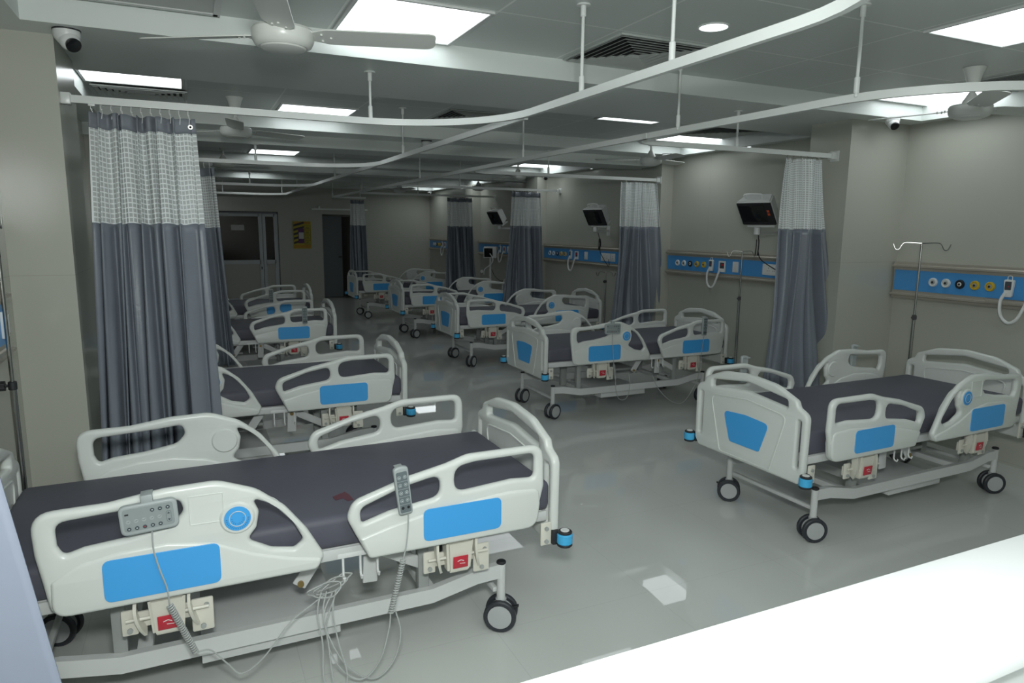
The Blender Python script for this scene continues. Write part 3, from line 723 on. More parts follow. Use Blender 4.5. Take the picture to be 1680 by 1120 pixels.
# local frame: x runs along the wall, +y is the wall, z up; faces -y. Right wall: rz = -pi/2 -> local x = world -y
def service_strip(length, loc, rz, label, outlets=None, phone=None, switch=None, socket=None, group='bedhead service strips'):
    root = empty('service_strip', loc, rz); tag(root, label, 'service strip', group)
    bm = bmesh.new()
    addbox(bm, (length/2, 0.025, 0), (length, 0.05, 0.30), 0.004)
    for z in (0.118, -0.118):
        prof = [(length*0, z)]
        t = bmesh.new(); bmesh.ops.create_cube(t, size=1.0); bmesh.ops.scale(t, vec=(length, 0.055, 0.066), verts=t.verts)
        bmesh.ops.bevel(t, geom=[e for e in t.edges if abs((e.verts[0].co-e.verts[1].co).x) > 0.1 and e.verts[0].co.y < 0], offset=0.026, segments=5, affect='EDGES')
        bmesh.ops.translate(t, vec=(length/2, 0.0, z), verts=t.verts); me = bpy.data.meshes.new('t'); t.to_mesh(me); t.free(); bm.from_mesh(me)
    link('aluminium_body', bm_mesh(bm), m_champ, root)
    bm = bmesh.new(); addbox(bm, (length/2, -0.002, 0), (length-0.03, 0.006, 0.168)); link('blue_fascia', bm_mesh(bm, False), m_strip, root)
    if outlets:
        for k, x in enumerate(outlets):
            mm = (m_white, m_white, m_black, m_yellow, m_yellow)[k % 5]
            p = empty('gas_outlet', (x, -0.006, 0.0)); p.parent = root
            bm = bmesh.new(); addlathe(bm, [(0, 0.0), (0.036, 0.0), (0.036, 0.008), (0.031, 0.016), (0.024, 0.016), (0.023, 0.008), (0.0, 0.008)], axis='y', seg=28, rot=(0, 0, pi)); link('outlet_ring', bm_mesh(bm), mm, p)
            bm = bmesh.new(); cyl(bm, (0, -0.010, 0), 0.016, 0.010, 'y', 20, bev=0.002); link('outlet_core', bm_mesh(bm), m_white if k % 5 == 2 else m_grey, p)
            bm = bmesh.new(); cyl(bm, (0, -0.015, 0), 0.009, 0.004, 'y', 16); link('outlet_hole', bm_mesh(bm), m_black, p)
    if phone is not None:
        x = phone
        p = empty('call_handset', (x, -0.02, 0)); p.parent = root
        link('handset_body', plate(fillet([(-0.026, -0.066, 0.012), (0.026, -0.066, 0.012), (0.036, 0.062, 0.014), (-0.036, 0.062, 0.014)]), [], 0.028, 0.007), m_white, p)
        link('handset_display', plate(rrect(0.044, 0.062, 0.005, 0, 0.018), [], 0.002, 0.0005, yoff=-0.0155), m_key, p)
        bm = bmesh.new(); addbox(bm, (0.004, -0.0172, 0.012), (0.008, 0.001, 0.008)); link('red_button', bm_mesh(bm), m_red, p)
        bm = bmesh.new(); tube(bm, smooth_path([(-0.016, 0, 0.06), (-0.014, 0, 0.083), (0, 0, 0.090), (0.014, 0, 0.083), (0.016, 0, 0.06)], 4), 0.003, 6); link('hang_loop', bm_mesh(bm), m_white, p)
        q = empty('call_station', (x+0.165, -0.008, -0.005)); q.parent = root
        link('station_frame', plate(rrect(0.105, 0.125, 0.006), [rrect(0.075, 0.066, 0.003, 0, 0.01)], 0.016, 0.003), m_white, q)
        bm = bmesh.new(); addbox(bm, (0, 0.002, 0.01), (0.078, 0.004, 0.07)); link('station_display', bm_mesh(bm, False), m_key, q)
        bm = bmesh.new(); addbox(bm, (0.006, -0.004, 0.018), (0.03, 0.006, 0.02)); link('red_button', bm_mesh(bm, False), m_red, q)
        bm = bmesh.new()
        pts = smooth_path([(x-0.012, -0.034, -0.03), (x-0.035, -0.045, -0.10), (x-0.02, -0.05, -0.20), (x+0.035, -0.05, -0.25), (x+0.09, -0.05, -0.22), (x+0.125, -0.04, -0.13), (x+0.14, -0.02, -0.045)], 8)
        tube(bm, pts, 0.0115, 10); link('coiled_hose', bm_mesh(bm), m_white, root)
        bm = bmesh.new(); addbox(bm, (x, -0.03, -0.105), (0.30, 0.012, 0.028), 0.002); link('mounting_rail', bm_mesh(bm), m_champ, root)
    if switch is not None:
        bm = bmesh.new(); addbox(bm, (switch, -0.010, 0), (0.085, 0.014, 0.115), 0.004); a = link('switch_plate', bm_mesh(bm), m_white, root)
        [link('rocker', bm_mesh(q_), m_white, a) for q_ in (rocker_bm(switch-0.018), rocker_bm(switch+0.018))]
    if socket is not None:
        for wv, xx in ((0.24, socket), (0.10, socket+0.19)):
            bm = bmesh.new(); addbox(bm, (xx, -0.010, 0), (wv, 0.014, 0.115), 0.004); a = link('socket_plate', bm_mesh(bm), m_white, root)
            for sx in ((-0.035, 0.035) if wv > 0.2 else (0,)):
                for hx, hz in ((0, 0.016), (-0.011, -0.012), (0.011, -0.012)):
                    bm = bmesh.new(); cyl(bm, (xx+sx+hx, -0.0176, hz), 0.0042, 0.002, 'y', 10); link('socket_hole', bm_mesh(bm), m_black, a)
    return root
SZ = 1.325
xs = XR-0.05
def ss(y0, length, label, **k): return service_strip(length, (xs, y0, SZ), -pi/2, label, **k)
ss(3.96, 2.6, 'blue bedhead strip with gas outlets nearest on the right wall, above the nearest right bed', outlets=(0.36, 0.465, 0.575, 0.69, 0.80), phone=0.94, switch=1.45, socket=1.9)
ss(7.06, 2.66, 'blue bedhead strip behind the second right bed, below the wall monitor with red stickers', outlets=(0.22, 0.34, 0.455, 0.575, 0.70), phone=0.84, switch=1.22, socket=1.74)
ss(10.42, 2.9, 'blue bedhead strip in the third right bay, with a black cable hanging to it', outlets=(0.24, 0.37, 0.50, 0.63, 0.76), phone=0.95, switch=1.4, socket=1.95)
ss(13.36, 2.4, 'blue bedhead strip behind the patient monitor on the rolling stand', outlets=(0.5, 0.62, 0.74, 0.86, 0.98), phone=1.15, switch=1.5)
ss(16.6, 2.7, 'farthest blue bedhead strip on the right wall, close to the far corner', outlets=(0.35, 0.47, 0.59, 0.71, 0.83), phone=1.0, switch=1.35)
service_strip(2.20, (XL+0.05, 1.42, SZ-0.03), pi/2, 'blue bedhead strip with rounded aluminium end cut off by the left edge of the photo', switch=2.12)

# ------------------------------------------------------------------ IV poles
def iv_pole(loc, top, knob, label, lean=(0, 0), hook=0.105, rz=0.0):
    root = empty('iv_pole', loc, rz); root.rotation_euler = (lean[0], lean[1], rz); tag(root, label, 'iv pole')
    z0 = loc[2]
    bm = bmesh.new(); cyl(bm, (0, 0, (knob-z0)/2), 0.0125, knob-z0, seg=14); link('lower_tube', bm_mesh(bm), m_chrome, root)
    bm = bmesh.new(); cyl(bm, (0, 0, (knob-z0)+(top-knob)/2), 0.0075, top-knob, seg=12); link('upper_rod', bm_mesh(bm), m_chrome, root)
    bm = bmesh.new(); cyl(bm, (0, 0, knob-z0), 0.016, 0.035, seg=14, bev=0.003)
    for k in range(5):
        a = k*2*pi/5; cyl(bm, (-0.035, 0.012*cos(a), knob-z0+0.012*sin(a)), 0.009, 0.02, 'x', 8)
    cyl(bm, (-0.035, 0, knob-z0), 0.018, 0.016, 'x', 12); cyl(bm, (-0.018, 0, knob-z0), 0.006, 0.03, 'x', 8); link('clamp_knob', bm_mesh(bm), m_black, root)
    for s in (-1, 1):
        bm = bmesh.new(); h = hook; zt = top-z0
        tube(bm, smooth_path([(0, 0, zt), (0, s*h*0.6, zt+0.004), (0, s*h*0.75, zt-0.01), (0, s*h*0.86, zt-0.045), (0, s*h, zt-0.045), (0, s*h*1.1, zt-0.005)], 5), 0.0038, 7); link('hook', bm_mesh(bm), m_chrome, root)
    return root
iv_pole((5.0, 3.44, 0.50), 1.64, 1.08, 'stainless IV pole at the head of the nearest right bed, by the pillar', rz=0.6, hook=0.17)
iv_pole((4.90, 5.20, 0.38), 1.52, 1.06, 'stainless IV pole with black knob in front of the second right service strip', rz=0.75, hook=0.13)
iv_pole((4.96, 7.74, 0.36), 1.16, 1.04, 'short lowered IV pole between the third right bed and the second right curtain', rz=0.7, hook=0.12)
iv_pole((-0.69, 3.32, 0.50), 1.75, 1.07, 'IV pole at the left edge, beside the head of the largest front bed', hook=0.1)

# ------------------------------------------------------------------ curtain tracks
TZ = 2.325
def arc(cx, cy, r, a0, a1, n=14): return [(cx+r*cos(R(a0+(a1-a0)*k/n)), cy+r*sin(R(a0+(a1-a0)*k/n)), TZ) for k in range(n+1)]
def track(pts, hangers, label, ends=(), ztop=None, group='white curtain tracks'):
    c = Vector(pts[0]); root = empty('curtain_track', c); tag(root, label, 'curtain track')
    if group: root['group'] = group
    bm = bmesh.new(); tube(bm, [Vector(p)-c for p in pts], 0, rect=(0.024, 0.036), up=(0, 0, 1)); link('rail', bm_mesh(bm, True, 0.5), m_track, root)
    for x, y, zt in hangers:
        h = zt-TZ; bm = bmesh.new()
        cyl(bm, (0, 0, h/2), 0.0075, h, seg=12); cyl(bm, (0, 0, 0.05), 0.0125, 0.07, seg=14, bev=0.002); cyl(bm, (0, 0, h-0.004), 0.032, 0.008, seg=20, bev=0.002); cyl(bm, (0, 0, h-0.03), 0.013, 0.05, seg=14, bev=0.003)
        link('hanger_rod', bm_mesh(bm), m_track, root, Vector((x, y, TZ))-c)
    for (x, y, dx, dy) in ends:
        bm = bmesh.new(); addbox(bm, (0, 0, 0), (0.05 if dx else 0.05, 0.05, 0.055), 0.004); addbox(bm, (dx*0.027, dy*0.027, 0), (0.012 if dx else 0.085, 0.012 if dy else 0.085, 0.085), 0.003)
        link('end_bracket', bm_mesh(bm), m_track, root, Vector((x, y, TZ))-c)
    return root
XA, XB = 1.67, 2.72
track([(-0.505, 4.10, TZ), (0.80, 4.10, TZ)]+arc(XA-0.75, 4.10-0.75, 0.75, 88, 2)+[(XA, 3.2, TZ), (XA, 2.0, TZ)]+
      [(XA-0.55*(1-cos(R(a))), 1.60-0.6*sin(R(a)), TZ) for a in range(0, 91, 9)]+[(0.3, 1.0, TZ), (-0.78, 1.0, TZ)],
      [(0.99, 4.10, ZS), (XA, 2.86, ZT), (XA, 2.20, ZT)], 'white curtain track looping around the front left bay, crossing the top centre', [(-0.515, 4.10, -1, 0)])
track([(XA+0.03, 3.5, TZ), (XA+0.03, 14.0, TZ)], [(XA+0.03, 5.9, ZT), (XA+0.03, 9.0, ZT), (XA+0.03, 12.4, ZT)], 'long straight curtain track over the left side of the aisle to the far end')
def branchL(y, x0, r, lab, hg):
    track([(x0, y, TZ), (XA-r+0.03, y, TZ)]+[(XA+0.03-r*(1-sin(R(a))), y-r*(1-cos(R(a))), TZ) for a in range(9, 91, 9)], hg, lab)
branchL(7.24, XL+0.05, 0.6, 'white curtain track across the left bays carrying the slim second curtain', [(0.62, 7.24, 2.495), (-0.35, 7.24, 2.495)])
branchL(11.1, XL+0.05, 0.6, 'white curtain track across the left bays, third from the front', [(0.85, 11.1, 2.52)])
branchL(14.2, XL+0.05, 0.5, 'farthest white curtain track on the left, ending in a sharp corner', [(0.6, 14.2, ZS), (1.66, 14.15, ZS)])
track([(5.40, 1.72, TZ), (3.5, 1.72, TZ)]+[(XB+0.07+0.75-0.75*sin(R(a)), 1.72+0.75-0.75*cos(R(a)), TZ) for a in range(0, 91, 9)]+[(XB+0.06, 3.0, TZ), (XB, 5.0, TZ), (XB, 14.75, TZ)],
      [(XB+0.06, 2.30, ZT), (XB+0.02, 3.52, ZT), (XB, 5.65, ZT), (XB, 8.7, ZT), (XB, 12.0, ZT), (XB, 14.7, ZS)], 'long curtain track over the right side of the aisle, curving out at the right edge')
def branchR(y, x1, lab, hg, r=0.28):
    track([(XB+0.03+r*(1-cos(R(a))), y-r*(1-sin(R(a))), TZ) for a in range(0, 91, 9)]+[(x1, y, TZ)], hg, lab, [(x1-0.02, y, 1, 0)])
branchR(4.12, 4.79, 'white curtain rail fixed to the big right pillar, carrying the nearest right curtain', [(3.76, 4.12, ZS)])
branchR(7.12, 5.29, 'second white curtain rail on the right, fixed to the second pillar', [(3.75, 7.12, ZS)])
branchR(9.98, 5.47, 'third white curtain rail on the right, in front of the third pillar', [(3.75, 9.98, ZT)])
branchR(12.6, 5.47, 'fourth white curtain rail on the right, above the curtain behind the rolling stand', [(3.9, 12.6, ZT)])
track([(XB, 14.75, TZ), (3.42, 14.75, TZ)], [(3.3, 14.75, ZS)], 'short white curtain rail in front of the dark doorway, with the farthest curtain')
c = track([(2.6, YF-0.06, 2.12), (3.9, YF-0.06, 2.12)], [], 'short white rail fixed to the far wall above the dark doorway', group=None)
o = boxo('end_bracket', (2.75-2.6, -0.02, 0.0), (2.79-2.6, 0.06, 0.08), m_track); o.parent = c; o.location = (0.17, 0.02, 0.03)

# ------------------------------------------------------------------ curtains
def curtain(loc, rz, wt, wb, ztop, zsplit, zbot, folds, amp, label, header=True, seed=1, cloth=None, net=True, cell=0.025, hooks=8, group='privacy curtains', flat=0.0, skew=0.0):
    """hangs in the local x-z plane; wt / wb = (x0, x1) at top and bottom"""
    cloth = cloth or m_cloth
    rnd = random.Random(seed); NX, ph = folds*16, [rnd.uniform(-0.5, 0.5) for _ in range(folds+2)]
    am = [rnd.uniform(0.55, 1.25) for _ in range(folds+2)]; wd = [rnd.uniform(0.45, 1.6) for _ in range(folds)]
    if flat > 0.1: wd[-1] = 2.6
    tot = sum(wd); edges = [0]
    for q in wd: edges.append(edges[-1]+q/tot)
    def fold(u, z):
        for k in range(folds):
            if u <= edges[k+1] or k == folds-1:
                t = (u-edges[k])/(edges[k+1]-edges[k]); break
        g = (zt_-z)/(zt_-zbot)
        a = am[k]*(1-t)+am[k+1]*t
        y = amp*a*(0.55+0.55*g)*(-cos(2*pi*t)+0.28*sin(4*pi*t+ph[k]+2.0*g))+amp*0.5*sin(3.1*u*folds*0.35+5*g+seed)
        if flat and u > 1-flat: y *= max(0.12, (1-u)/flat)
        return y
    zt_ = ztop
    root = empty('curtain', loc, rz); tag(root, label, 'curtain', group)
    def sheet(name, za, zb, m, nz, uvs=None):
        bm = bmesh.new(); uvl = bm.loops.layers.uv.new('UVMap'); grid = []; uvd = {}
        for j in range(nz+1):
            z = za+(zb-za)*j/nz; g = (ztop-z)/(ztop-zbot); row = []; s = 0; prev = None
            x0 = wt[0]+(wb[0]-wt[0])*g; x1 = wt[1]+(wb[1]-wt[1])*g
            for i in range(NX+1):
                u = i/NX; y = fold(u, z); x = x0+(x1-x0)*u+amp*0.35*sin(u*folds*4+g*2)*(1 if 0 < i < NX else 0)
                v = bm.verts.new((x, y, z+0.004*cos(2*pi*u*folds)))
                if prev: s += math.hypot(x-prev[0], y-prev[1])
                prev = (x, y); row.append(v); uvd[v] = (u*sum_len/cell, z/cell)
            grid.append(row)
        for j in range(nz):
            for i in range(NX):
                f = bm.faces.new((grid[j][i], grid[j][i+1], grid[j+1][i+1], grid[j+1][i]))
                for lp in f.loops: lp[uvl].uv = uvd[lp.vert]
        me = bpy.data.meshes.new(name); bm.to_mesh(me); bm.free()
        for p in me.polygons: p.use_smooth = True
        o = link(name, me, m, root)
        if m is not m_net:
            md = o.modifiers.new('thick', 'SOLIDIFY'); md.thickness = 0.0025
        return o
    s = 0; pv = None
    for i in range(NX+1):
        u = i/NX; q = (wt[0]+(wt[1]-wt[0])*u, fold(u, (ztop+zbot)/2))
        if pv: s += math.hypot(q[0]-pv[0], q[1]-pv[1])
        pv = q
    sum_len = round(s/cell)*cell
    top = ztop
    if header: sheet('header_band', ztop, ztop-0.075, m_hdr, 3); top = ztop-0.075
    if net: sheet('mesh_panel', top, zsplit, m_net, 14); top = zsplit
    sheet('fabric_panel', top, zbot, cloth, 30)
    for k in range(hooks):
        bm = bmesh.new(); u = (k+0.3)/hooks; x = wt[0]+(wt[1]-wt[0])*u; y = fold(u, ztop)
        tube(bm, [(x, y, ztop-0.03), (x+0.004, y*0.6, ztop+0.005), (x-0.004, y*0.3, ztop+0.02), (x, 0, 2.312-loc[2])], 0.0022, 5)
        bmesh.ops.create_icosphere(bm, subdivisions=1, radius=0.005, matrix=Matrix.Translation((x, y*0.3, ztop+0.018)))
        link('hook', bm_mesh(bm), m_chrome if not header else m_white, root)
    return root
cu1 = curtain((0, 4.10, 0), 0, (-0.42, 0.06), (-0.50, 0.115), 2.265, 1.725, 0.32, 9, 0.040, 'tall grey curtain with white mesh top hanging at the left, behind the largest front bed', seed=3, hooks=11, flat=0.26)
bm = bmesh.new(); addlathe(bm, [(0.006, -0.001), (0.012, -0.001), (0.012, 0.001), (0.006, 0.001), (0.006, -0.001)], (0.035, -0.012, 2.225), 'y', 18); link('eyelet', bm_mesh(bm), m_chrome, cu1)
bm = bmesh.new(); addbox(bm, (-0.405, 0, 2.303), (0.03, 0.02, 0.012), 0.002); link('end_stop', bm_mesh(bm), m_white, cu1)
curtain((0, 7.24, 0), 0, (-0.15, 0.24), (-0.1, 0.33), 2.25, 1.70, 0.35, 6, 0.045, 'slim second left curtain showing as a narrow strip beside the tall front curtain', seed=5)
curtain((0, 4.12, 0), 0, (4.27, 4.66), (4.17, 4.98), 2.285, 1.735, 0.38, 6, 0.055, 'nearest right curtain with mesh top, hanging by the big pillar behind the nearest right bed', header=False, seed=7, cell=0.018, hooks=6)
curtain((0, 7.12, 0), 0, (4.74, 5.25), (4.66, 5.45), 2.285, 1.755, 0.38, 7, 0.06, 'second right curtain, hanging behind the second right bed beside the wall monitor', header=False, seed=8, cell=0.018, hooks=10)
curtain((0, 9.98, 0), 0, (4.61, 5.09), (4.46, 5.22), 2.285, 1.76, 0.42, 7, 0.06, 'third right curtain, just left of the third bedhead strip', header=True, seed=9, cell=0.018, hooks=10)
curtain((0, 12.6, 0), 0, (4.46, 4.95), (4.44, 5.07), 2.285, 1.75, 0.42, 7, 0.06, 'fourth right curtain, hanging to the left of the rolling stand', header=True, seed=10, cell=0.018, hooks=10)
curtain((0, 14.75, 0), 0, (3.08, 3.36), (3.04, 3.44), 2.275, 1.75, 0.42, 5, 0.05, 'farthest curtain, hanging right of the dark doorway', header=True, seed=11, cell=0.018, hooks=8)
curtain((0, 1.0, 0), 0, (-0.77, -0.35), (-0.77, -0.07), 2.27, 1.75, 0.25, 3, 0.016, 'pale curtain edge filling the bottom left corner of the photo, closest to the camera', header=True, seed=13, hooks=6, cloth=m_cloth_near, flat=0.5)

# ------------------------------------------------------------------ ceiling lights, vents, fans
GL = 'square recessed light panels'
def light_panel(x0, y0, label, s=0.61, z=ZT):
    root = empty('ceiling_light', (x0+s/2, y0+s/2, z)); tag(root, label, 'ceiling light', GL)
    f = plate(rrect(s+0.03, s+0.03, 0.004), [rrect(s-0.006, s-0.006, 0.003)], 0.012, 0.002, axis='z', res=1)
    link('light_frame', f, m_frame, root, (0, 0, -0.006))
    bm = bmesh.new(); addbox(bm, (0, 0, -0.003), (s, s, 0.005)); link('diffuser', bm_mesh(bm, False), m_light, root)
for x, y, lab in (
    (0.735, 3.155, 'big square light panel at the top left centre, behind the nearest fan'),
    (3.42, 1.83, 'square light panel at the top right corner of the photo'),
    (4.77, 3.155, 'light panel behind the blades of the right-hand fan'),
    (0.755, 6.14, 'light panel above the straight left curtain track, second from the front on the left'),
    (-0.60, 5.22, 'light panel strip above the tall left curtain, next to a square air diffuser'),
    (3.42, 4.97, 'thin light panel strip in the middle of the ceiling, right of centre'),
    (4.77, 6.10, 'light panel behind the bell of the second right-hand fan'),
    (0.80, 9.82, 'light panel over the third left track, the larger of the two far left ones'),
    (0.83, 13.3, 'smallest and farthest light panel on the left'),
    (4.76, 9.75, 'light panel above the third right curtain rail'),
    (4.80, 12.95, 'light panel above the fourth right curtain, near the third fan'),
    (4.75, 15.5, 'farthest light panel on the right'),
    (3.40, 8.05, 'light panel hidden above the deep ceiling beam, seen only as a reflection in the floor')):
    light_panel(x, y, lab)
for x, y in ((0.735, -0.5), (2.1, -0.5), (3.42, -0.5), (0.735, 1.2), (2.1, -1.7)):  # out-of-view panels, added to light the near end of the ward
    light_panel(x, y, 'unseen square light panel added to brighten the near end of the room')
def downlight(x, y, z, r, label):
    root = empty('downlight', (x, y, z)); tag(root, label, 'ceiling light', 'round downlights')
    bm = bmesh.new(); addlathe(bm, [(r, 0), (r+0.008, 0), (r+0.009, -0.004), (r+0.002, -0.006), (r, 0)], seg=32); link('ring', bm_mesh(bm), m_white, root)
    bm = bmesh.new(); cyl(bm, (0, 0, -0.002), r+0.001, 0.003, seg=32); link('diffuser', bm_mesh(bm), m_light, root)
downlight(2.425, 2.87, ZT, 0.068, 'round ceiling light between the nearest air diffuser and the curtain track')
for x, y, lab in ((5.42, 5.75, 'small round downlight near the right wall above the wall monitor'), (5.40, 8.9, 'small round downlight near the right wall above the third bay'), (5.42, 11.5, 'small round downlight near the right wall above the fourth bay')):
    downlight(x, y, ZS, 0.022, lab)
def diffuser(x0, y0, s, label, z=ZT, tilt=0):
    root = empty('air_diffuser', (x0+s/2, y0+s/2, z)); tag(root, label, 'air diffuser', 'square air diffusers')
    root.rotation_euler = (tilt, 0, 0)
    n = 7; pitch = s/2*0.96/n
    for k in range(n):
        a = s/2-k*pitch; b = a-pitch*0.50
        bm = bmesh.new()
        o_ = [bm.verts.new((sx*a, sy*a, -0.016)) for sx, sy in ((-1, -1), (1, -1), (1, 1), (-1, 1))]
        i_ = [bm.verts.new((sx*b, sy*b, -0.004)) for sx, sy in ((-1, -1), (1, -1), (1, 1), (-1, 1))]
        for q in range(4): bm.faces.new((o_[q], o_[(q+1) % 4], i_[(q+1) % 4], i_[q]))
        g = bmesh.ops.extrude_face_region(bm, geom=bm.faces[:]); bmesh.ops.translate(bm, vec=(0, 0, 0.002), verts=[v for v in g['geom'] if isinstance(v, bmesh.types.BMVert)])
        link('louvre', bm_mesh(bm, False), m_vent, root)
    bm = bmesh.new(); addbox(bm, (0, 0, -0.001), (s*0.99, s*0.99, 0.002)); link('duct_opening', bm_mesh(bm, False), m_void, root)
    link('frame', plate(rrect(s+0.03, s+0.03, 0.004), [rrect(s-0.01, s-0.01, 0.004)], 0.010, 0.002, axis='z', res=1), m_vent, root, (0, 0, -0.005))
diffuser(2.09, 3.17, 0.60, 'square louvred air diffuser at the top centre, beside the round light')
diffuser(4.80, 2.50, 0.60, 'square louvred air diffuser at the right edge, behind the right-hand fan')
diffuser(2.09, 5.75, 0.50, 'dark louvred air diffuser above the bend of the left curtain track')
diffuser(-0.57, 5.90, 0.60, 'square louvred air diffuser above the tall left curtain, hanging slightly open', tilt=0.05)
diffuser(4.72, 5.42, 0.60, 'air diffuser beside the light panel of the second right bay')
# open ceiling hatch over the front left bay
h = empty('ceiling_hatch', (-0.2, 3.42, ZT)); tag(h, 'half-open ceiling access panel with a dark gap, at the top left corner', 'ceiling hatch')
boxo('hatch_gap', (-0.36, -0.27, -0.004), (0.36, 0.05, -0.001), m_void, h)
boxo('hatch_leaf', (-0.36, 0.05, -0.014), (0.36, 0.30, -0.004), m_vent, h)
boxo('hatch_frame', (-0.38, 0.30, -0.02), (0.38, 0.33, -0.001), m_frame, h)
boxo('hatch_frame', (0.36, -0.30, -0.02), (0.39, 0.33, -0.001), m_frame, h)

def fan(x, y, zm, ztop, angles, label, group='ceiling fans', blen=0.60):
    root = empty('ceiling_fan', (x, y, zm)); tag(root, label, 'ceiling fan', group)
    bm = bmesh.new(); addlathe(bm, [(0, -0.050), (0.070, -0.048), (0.084, -0.043), (0.087, -0.038), (0.094, -0.039), (0.108, -0.031), (0.117, -0.014), (0.119, 0.0), (0.119, 0.022), (0.112, 0.032), (0.085, 0.037), (0.05, 0.040), (0, 0.042)], seg=40); link('motor_housing', bm_mesh(bm), m_fan, root)
    h = ztop-zm
    bm = bmesh.new(); cyl(bm, (0, 0, h/2), 0.012, h-0.02, seg=12); link('downrod', bm_mesh(bm), m_fan, root)
    bm = bmesh.new(); addlathe(bm, [(0.018, h-0.10), (0.034, h-0.095), (0.052, h-0.03), (0.066, h-0.002), (0.0, h)], seg=28); addlathe(bm, [(0.0, 0.04), (0.05, 0.042), (0.048, 0.055), (0.028, 0.09), (0.016, 0.11), (0.0, 0.112)], seg=28); link('canopy', bm_mesh(bm), m_fan, root)
    out = fillet([(0.10, -0.030, 0.01), (0.17, -0.062, 0.05), (blen, -0.068, 0.03), (blen, 0.060, 0.05), (0.18, 0.060, 0.05), (0.10, 0.030, 0.01)], 5)
    for a in angles:
        me = plate(out, [], 0.005, 0.001, axis='z', res=1); me.transform(Matrix.Rotation(-0.20, 4, 'X'))
        link('blade', me, m_fan, root, (0, 0, 0.010), (0, 0, R(a)))
        for bx, by in ((0.15, -0.025), (0.15, 0.025), (0.185, 0.0)):
            bm = bmesh.new(); cyl(bm, (0, 0, 0), 0.005, 0.014, seg=8); link('blade_screw', bm_mesh(bm), m_fan, root, (bx*cos(R(a))-by*sin(R(a)), bx*sin(R(a))+by*cos(R(a)), 0.009-0.2*by))
fan(0.38, 2.99, 2.455, ZT, (147, -16, 258), 'white ceiling fan at the top left, nearest to the camera')
fan(4.42, 2.82, 2.465, ZT, (225, 105, 345), 'white ceiling fan at the right edge, in front of a lit light panel')
fan(0.38, 6.05, 2.455, ZT, (266, 26, 146), 'ceiling fan seen under the left curtain track, beside the second left light panel')
fan(4.60, 6.35, 2.46, ZT, (150, 20, 265), 'second right-hand ceiling fan, with its bell in front of the lit coffer')
fan(4.35, 9.2, 2.46, ZT, (100, 215, 330), 'third right-hand ceiling fan, below the third lit coffer on the right')
fan(4.95, 12.2, 2.46, ZT, (100, 215, 330), 'fourth right-hand ceiling fan, near the fourth right curtain')
fan(3.55, 12.6, 2.40, ZS+0.1, (165, 45, 285), 'far small fan with one long pale blade, in the middle distance', blen=0.5)
fan(0.42, 9.3, 2.46, ZT, (100, 215, 330), 'third fan on the left, just above the second left curtain track')
fan(0.30, 12.6, 2.46, ZT, (100, 215, 330), 'farthest fan on the left, beside the slim second curtain')

def dome_camera(x, y, z, yaw, label, s=1.0):
    root = empty('security_camera', (x, y, z), yaw); tag(root, label, 'security camera', 'dome security cameras')
    bm = bmesh.new(); cyl(bm, (0, 0, -0.003*s), 0.058*s, 0.006*s, seg=28); link('base_gasket', bm_mesh(bm), m_black, root)
    bm = bmesh.new(); addlathe(bm, [(0.0, -0.006*s), (0.056*s, -0.006*s), (0.056*s, -0.024*s), (0.052*s, -0.040*s), (0.030*s, -0.066*s), (0, -0.074*s)], seg=28); link('base_shell', bm_mesh(bm), m_white, root)
    bm = bmesh.new(); bmesh.ops.create_uvsphere(bm, u_segments=24, v_segments=16, radius=0.043*s); link('eyeball', bm_mesh(bm), m_white, root, (0, -0.022*s, -0.052*s))
    bm = bmesh.new(); addlathe(bm, [(0, 0.030*s), (0.031*s, 0.030*s), (0.033*s, 0.042*s), (0.029*s, 0.046*s), (0, 0.048*s)], seg=28); link('lens_window', bm_mesh(bm), m_screen, root, (0, -0.022*s, -0.052*s), (pi/2+0.62, 0, 0))
dome_camera(-0.46, 3.90, ZS, 0.55, 'white dome camera with black lens at the top left corner, under the ceiling edge')
dome_camera(5.02, 3.80, ZS, -0.5, 'white dome camera on the ceiling beside the big right pillar', 0.95)
dome_camera(5.12, 6.75, ZS, -0.5, 'dome camera in front of the second right pillar')
dome_camera(5.30, 10.15, ZS, -0.5, 'dome camera in front of the third right pillar')
dome_camera(5.30, 13.0, ZS, -0.5, 'dome camera in front of the fourth right pillar')
dome_camera(5.34, 16.3, ZS, -0.5, 'farthest dome camera, near the far right corner')
def detector(x, y, z, label):
    root = empty('smoke_detector', (x, y, z)); tag(root, label, 'smoke detector', 'smoke detectors')
    bm = bmesh.new(); cyl(bm, (0, 0, -0.004), 0.056, 0.008, seg=24); link('mounting_plate', bm_mesh(bm), m_black, root)
    bm = bmesh.new(); cyl(bm, (0, 0, -0.036), 0.050, 0.056, seg=24, bev=0.008); link('detector_body', bm_mesh(bm), m_white, root)
detector(2.12, 6.45, ZS-0.0, 'small white smoke detector in the centre of the ceiling, left of a hanger rod') if False else detector(2.26, 6.98, ZS, 'small white smoke detector in the centre of the ceiling, beside the left curtain track')
detector(1.62, 9.3, ZT, 'dark smoke detector farther back, above the left curtain track')

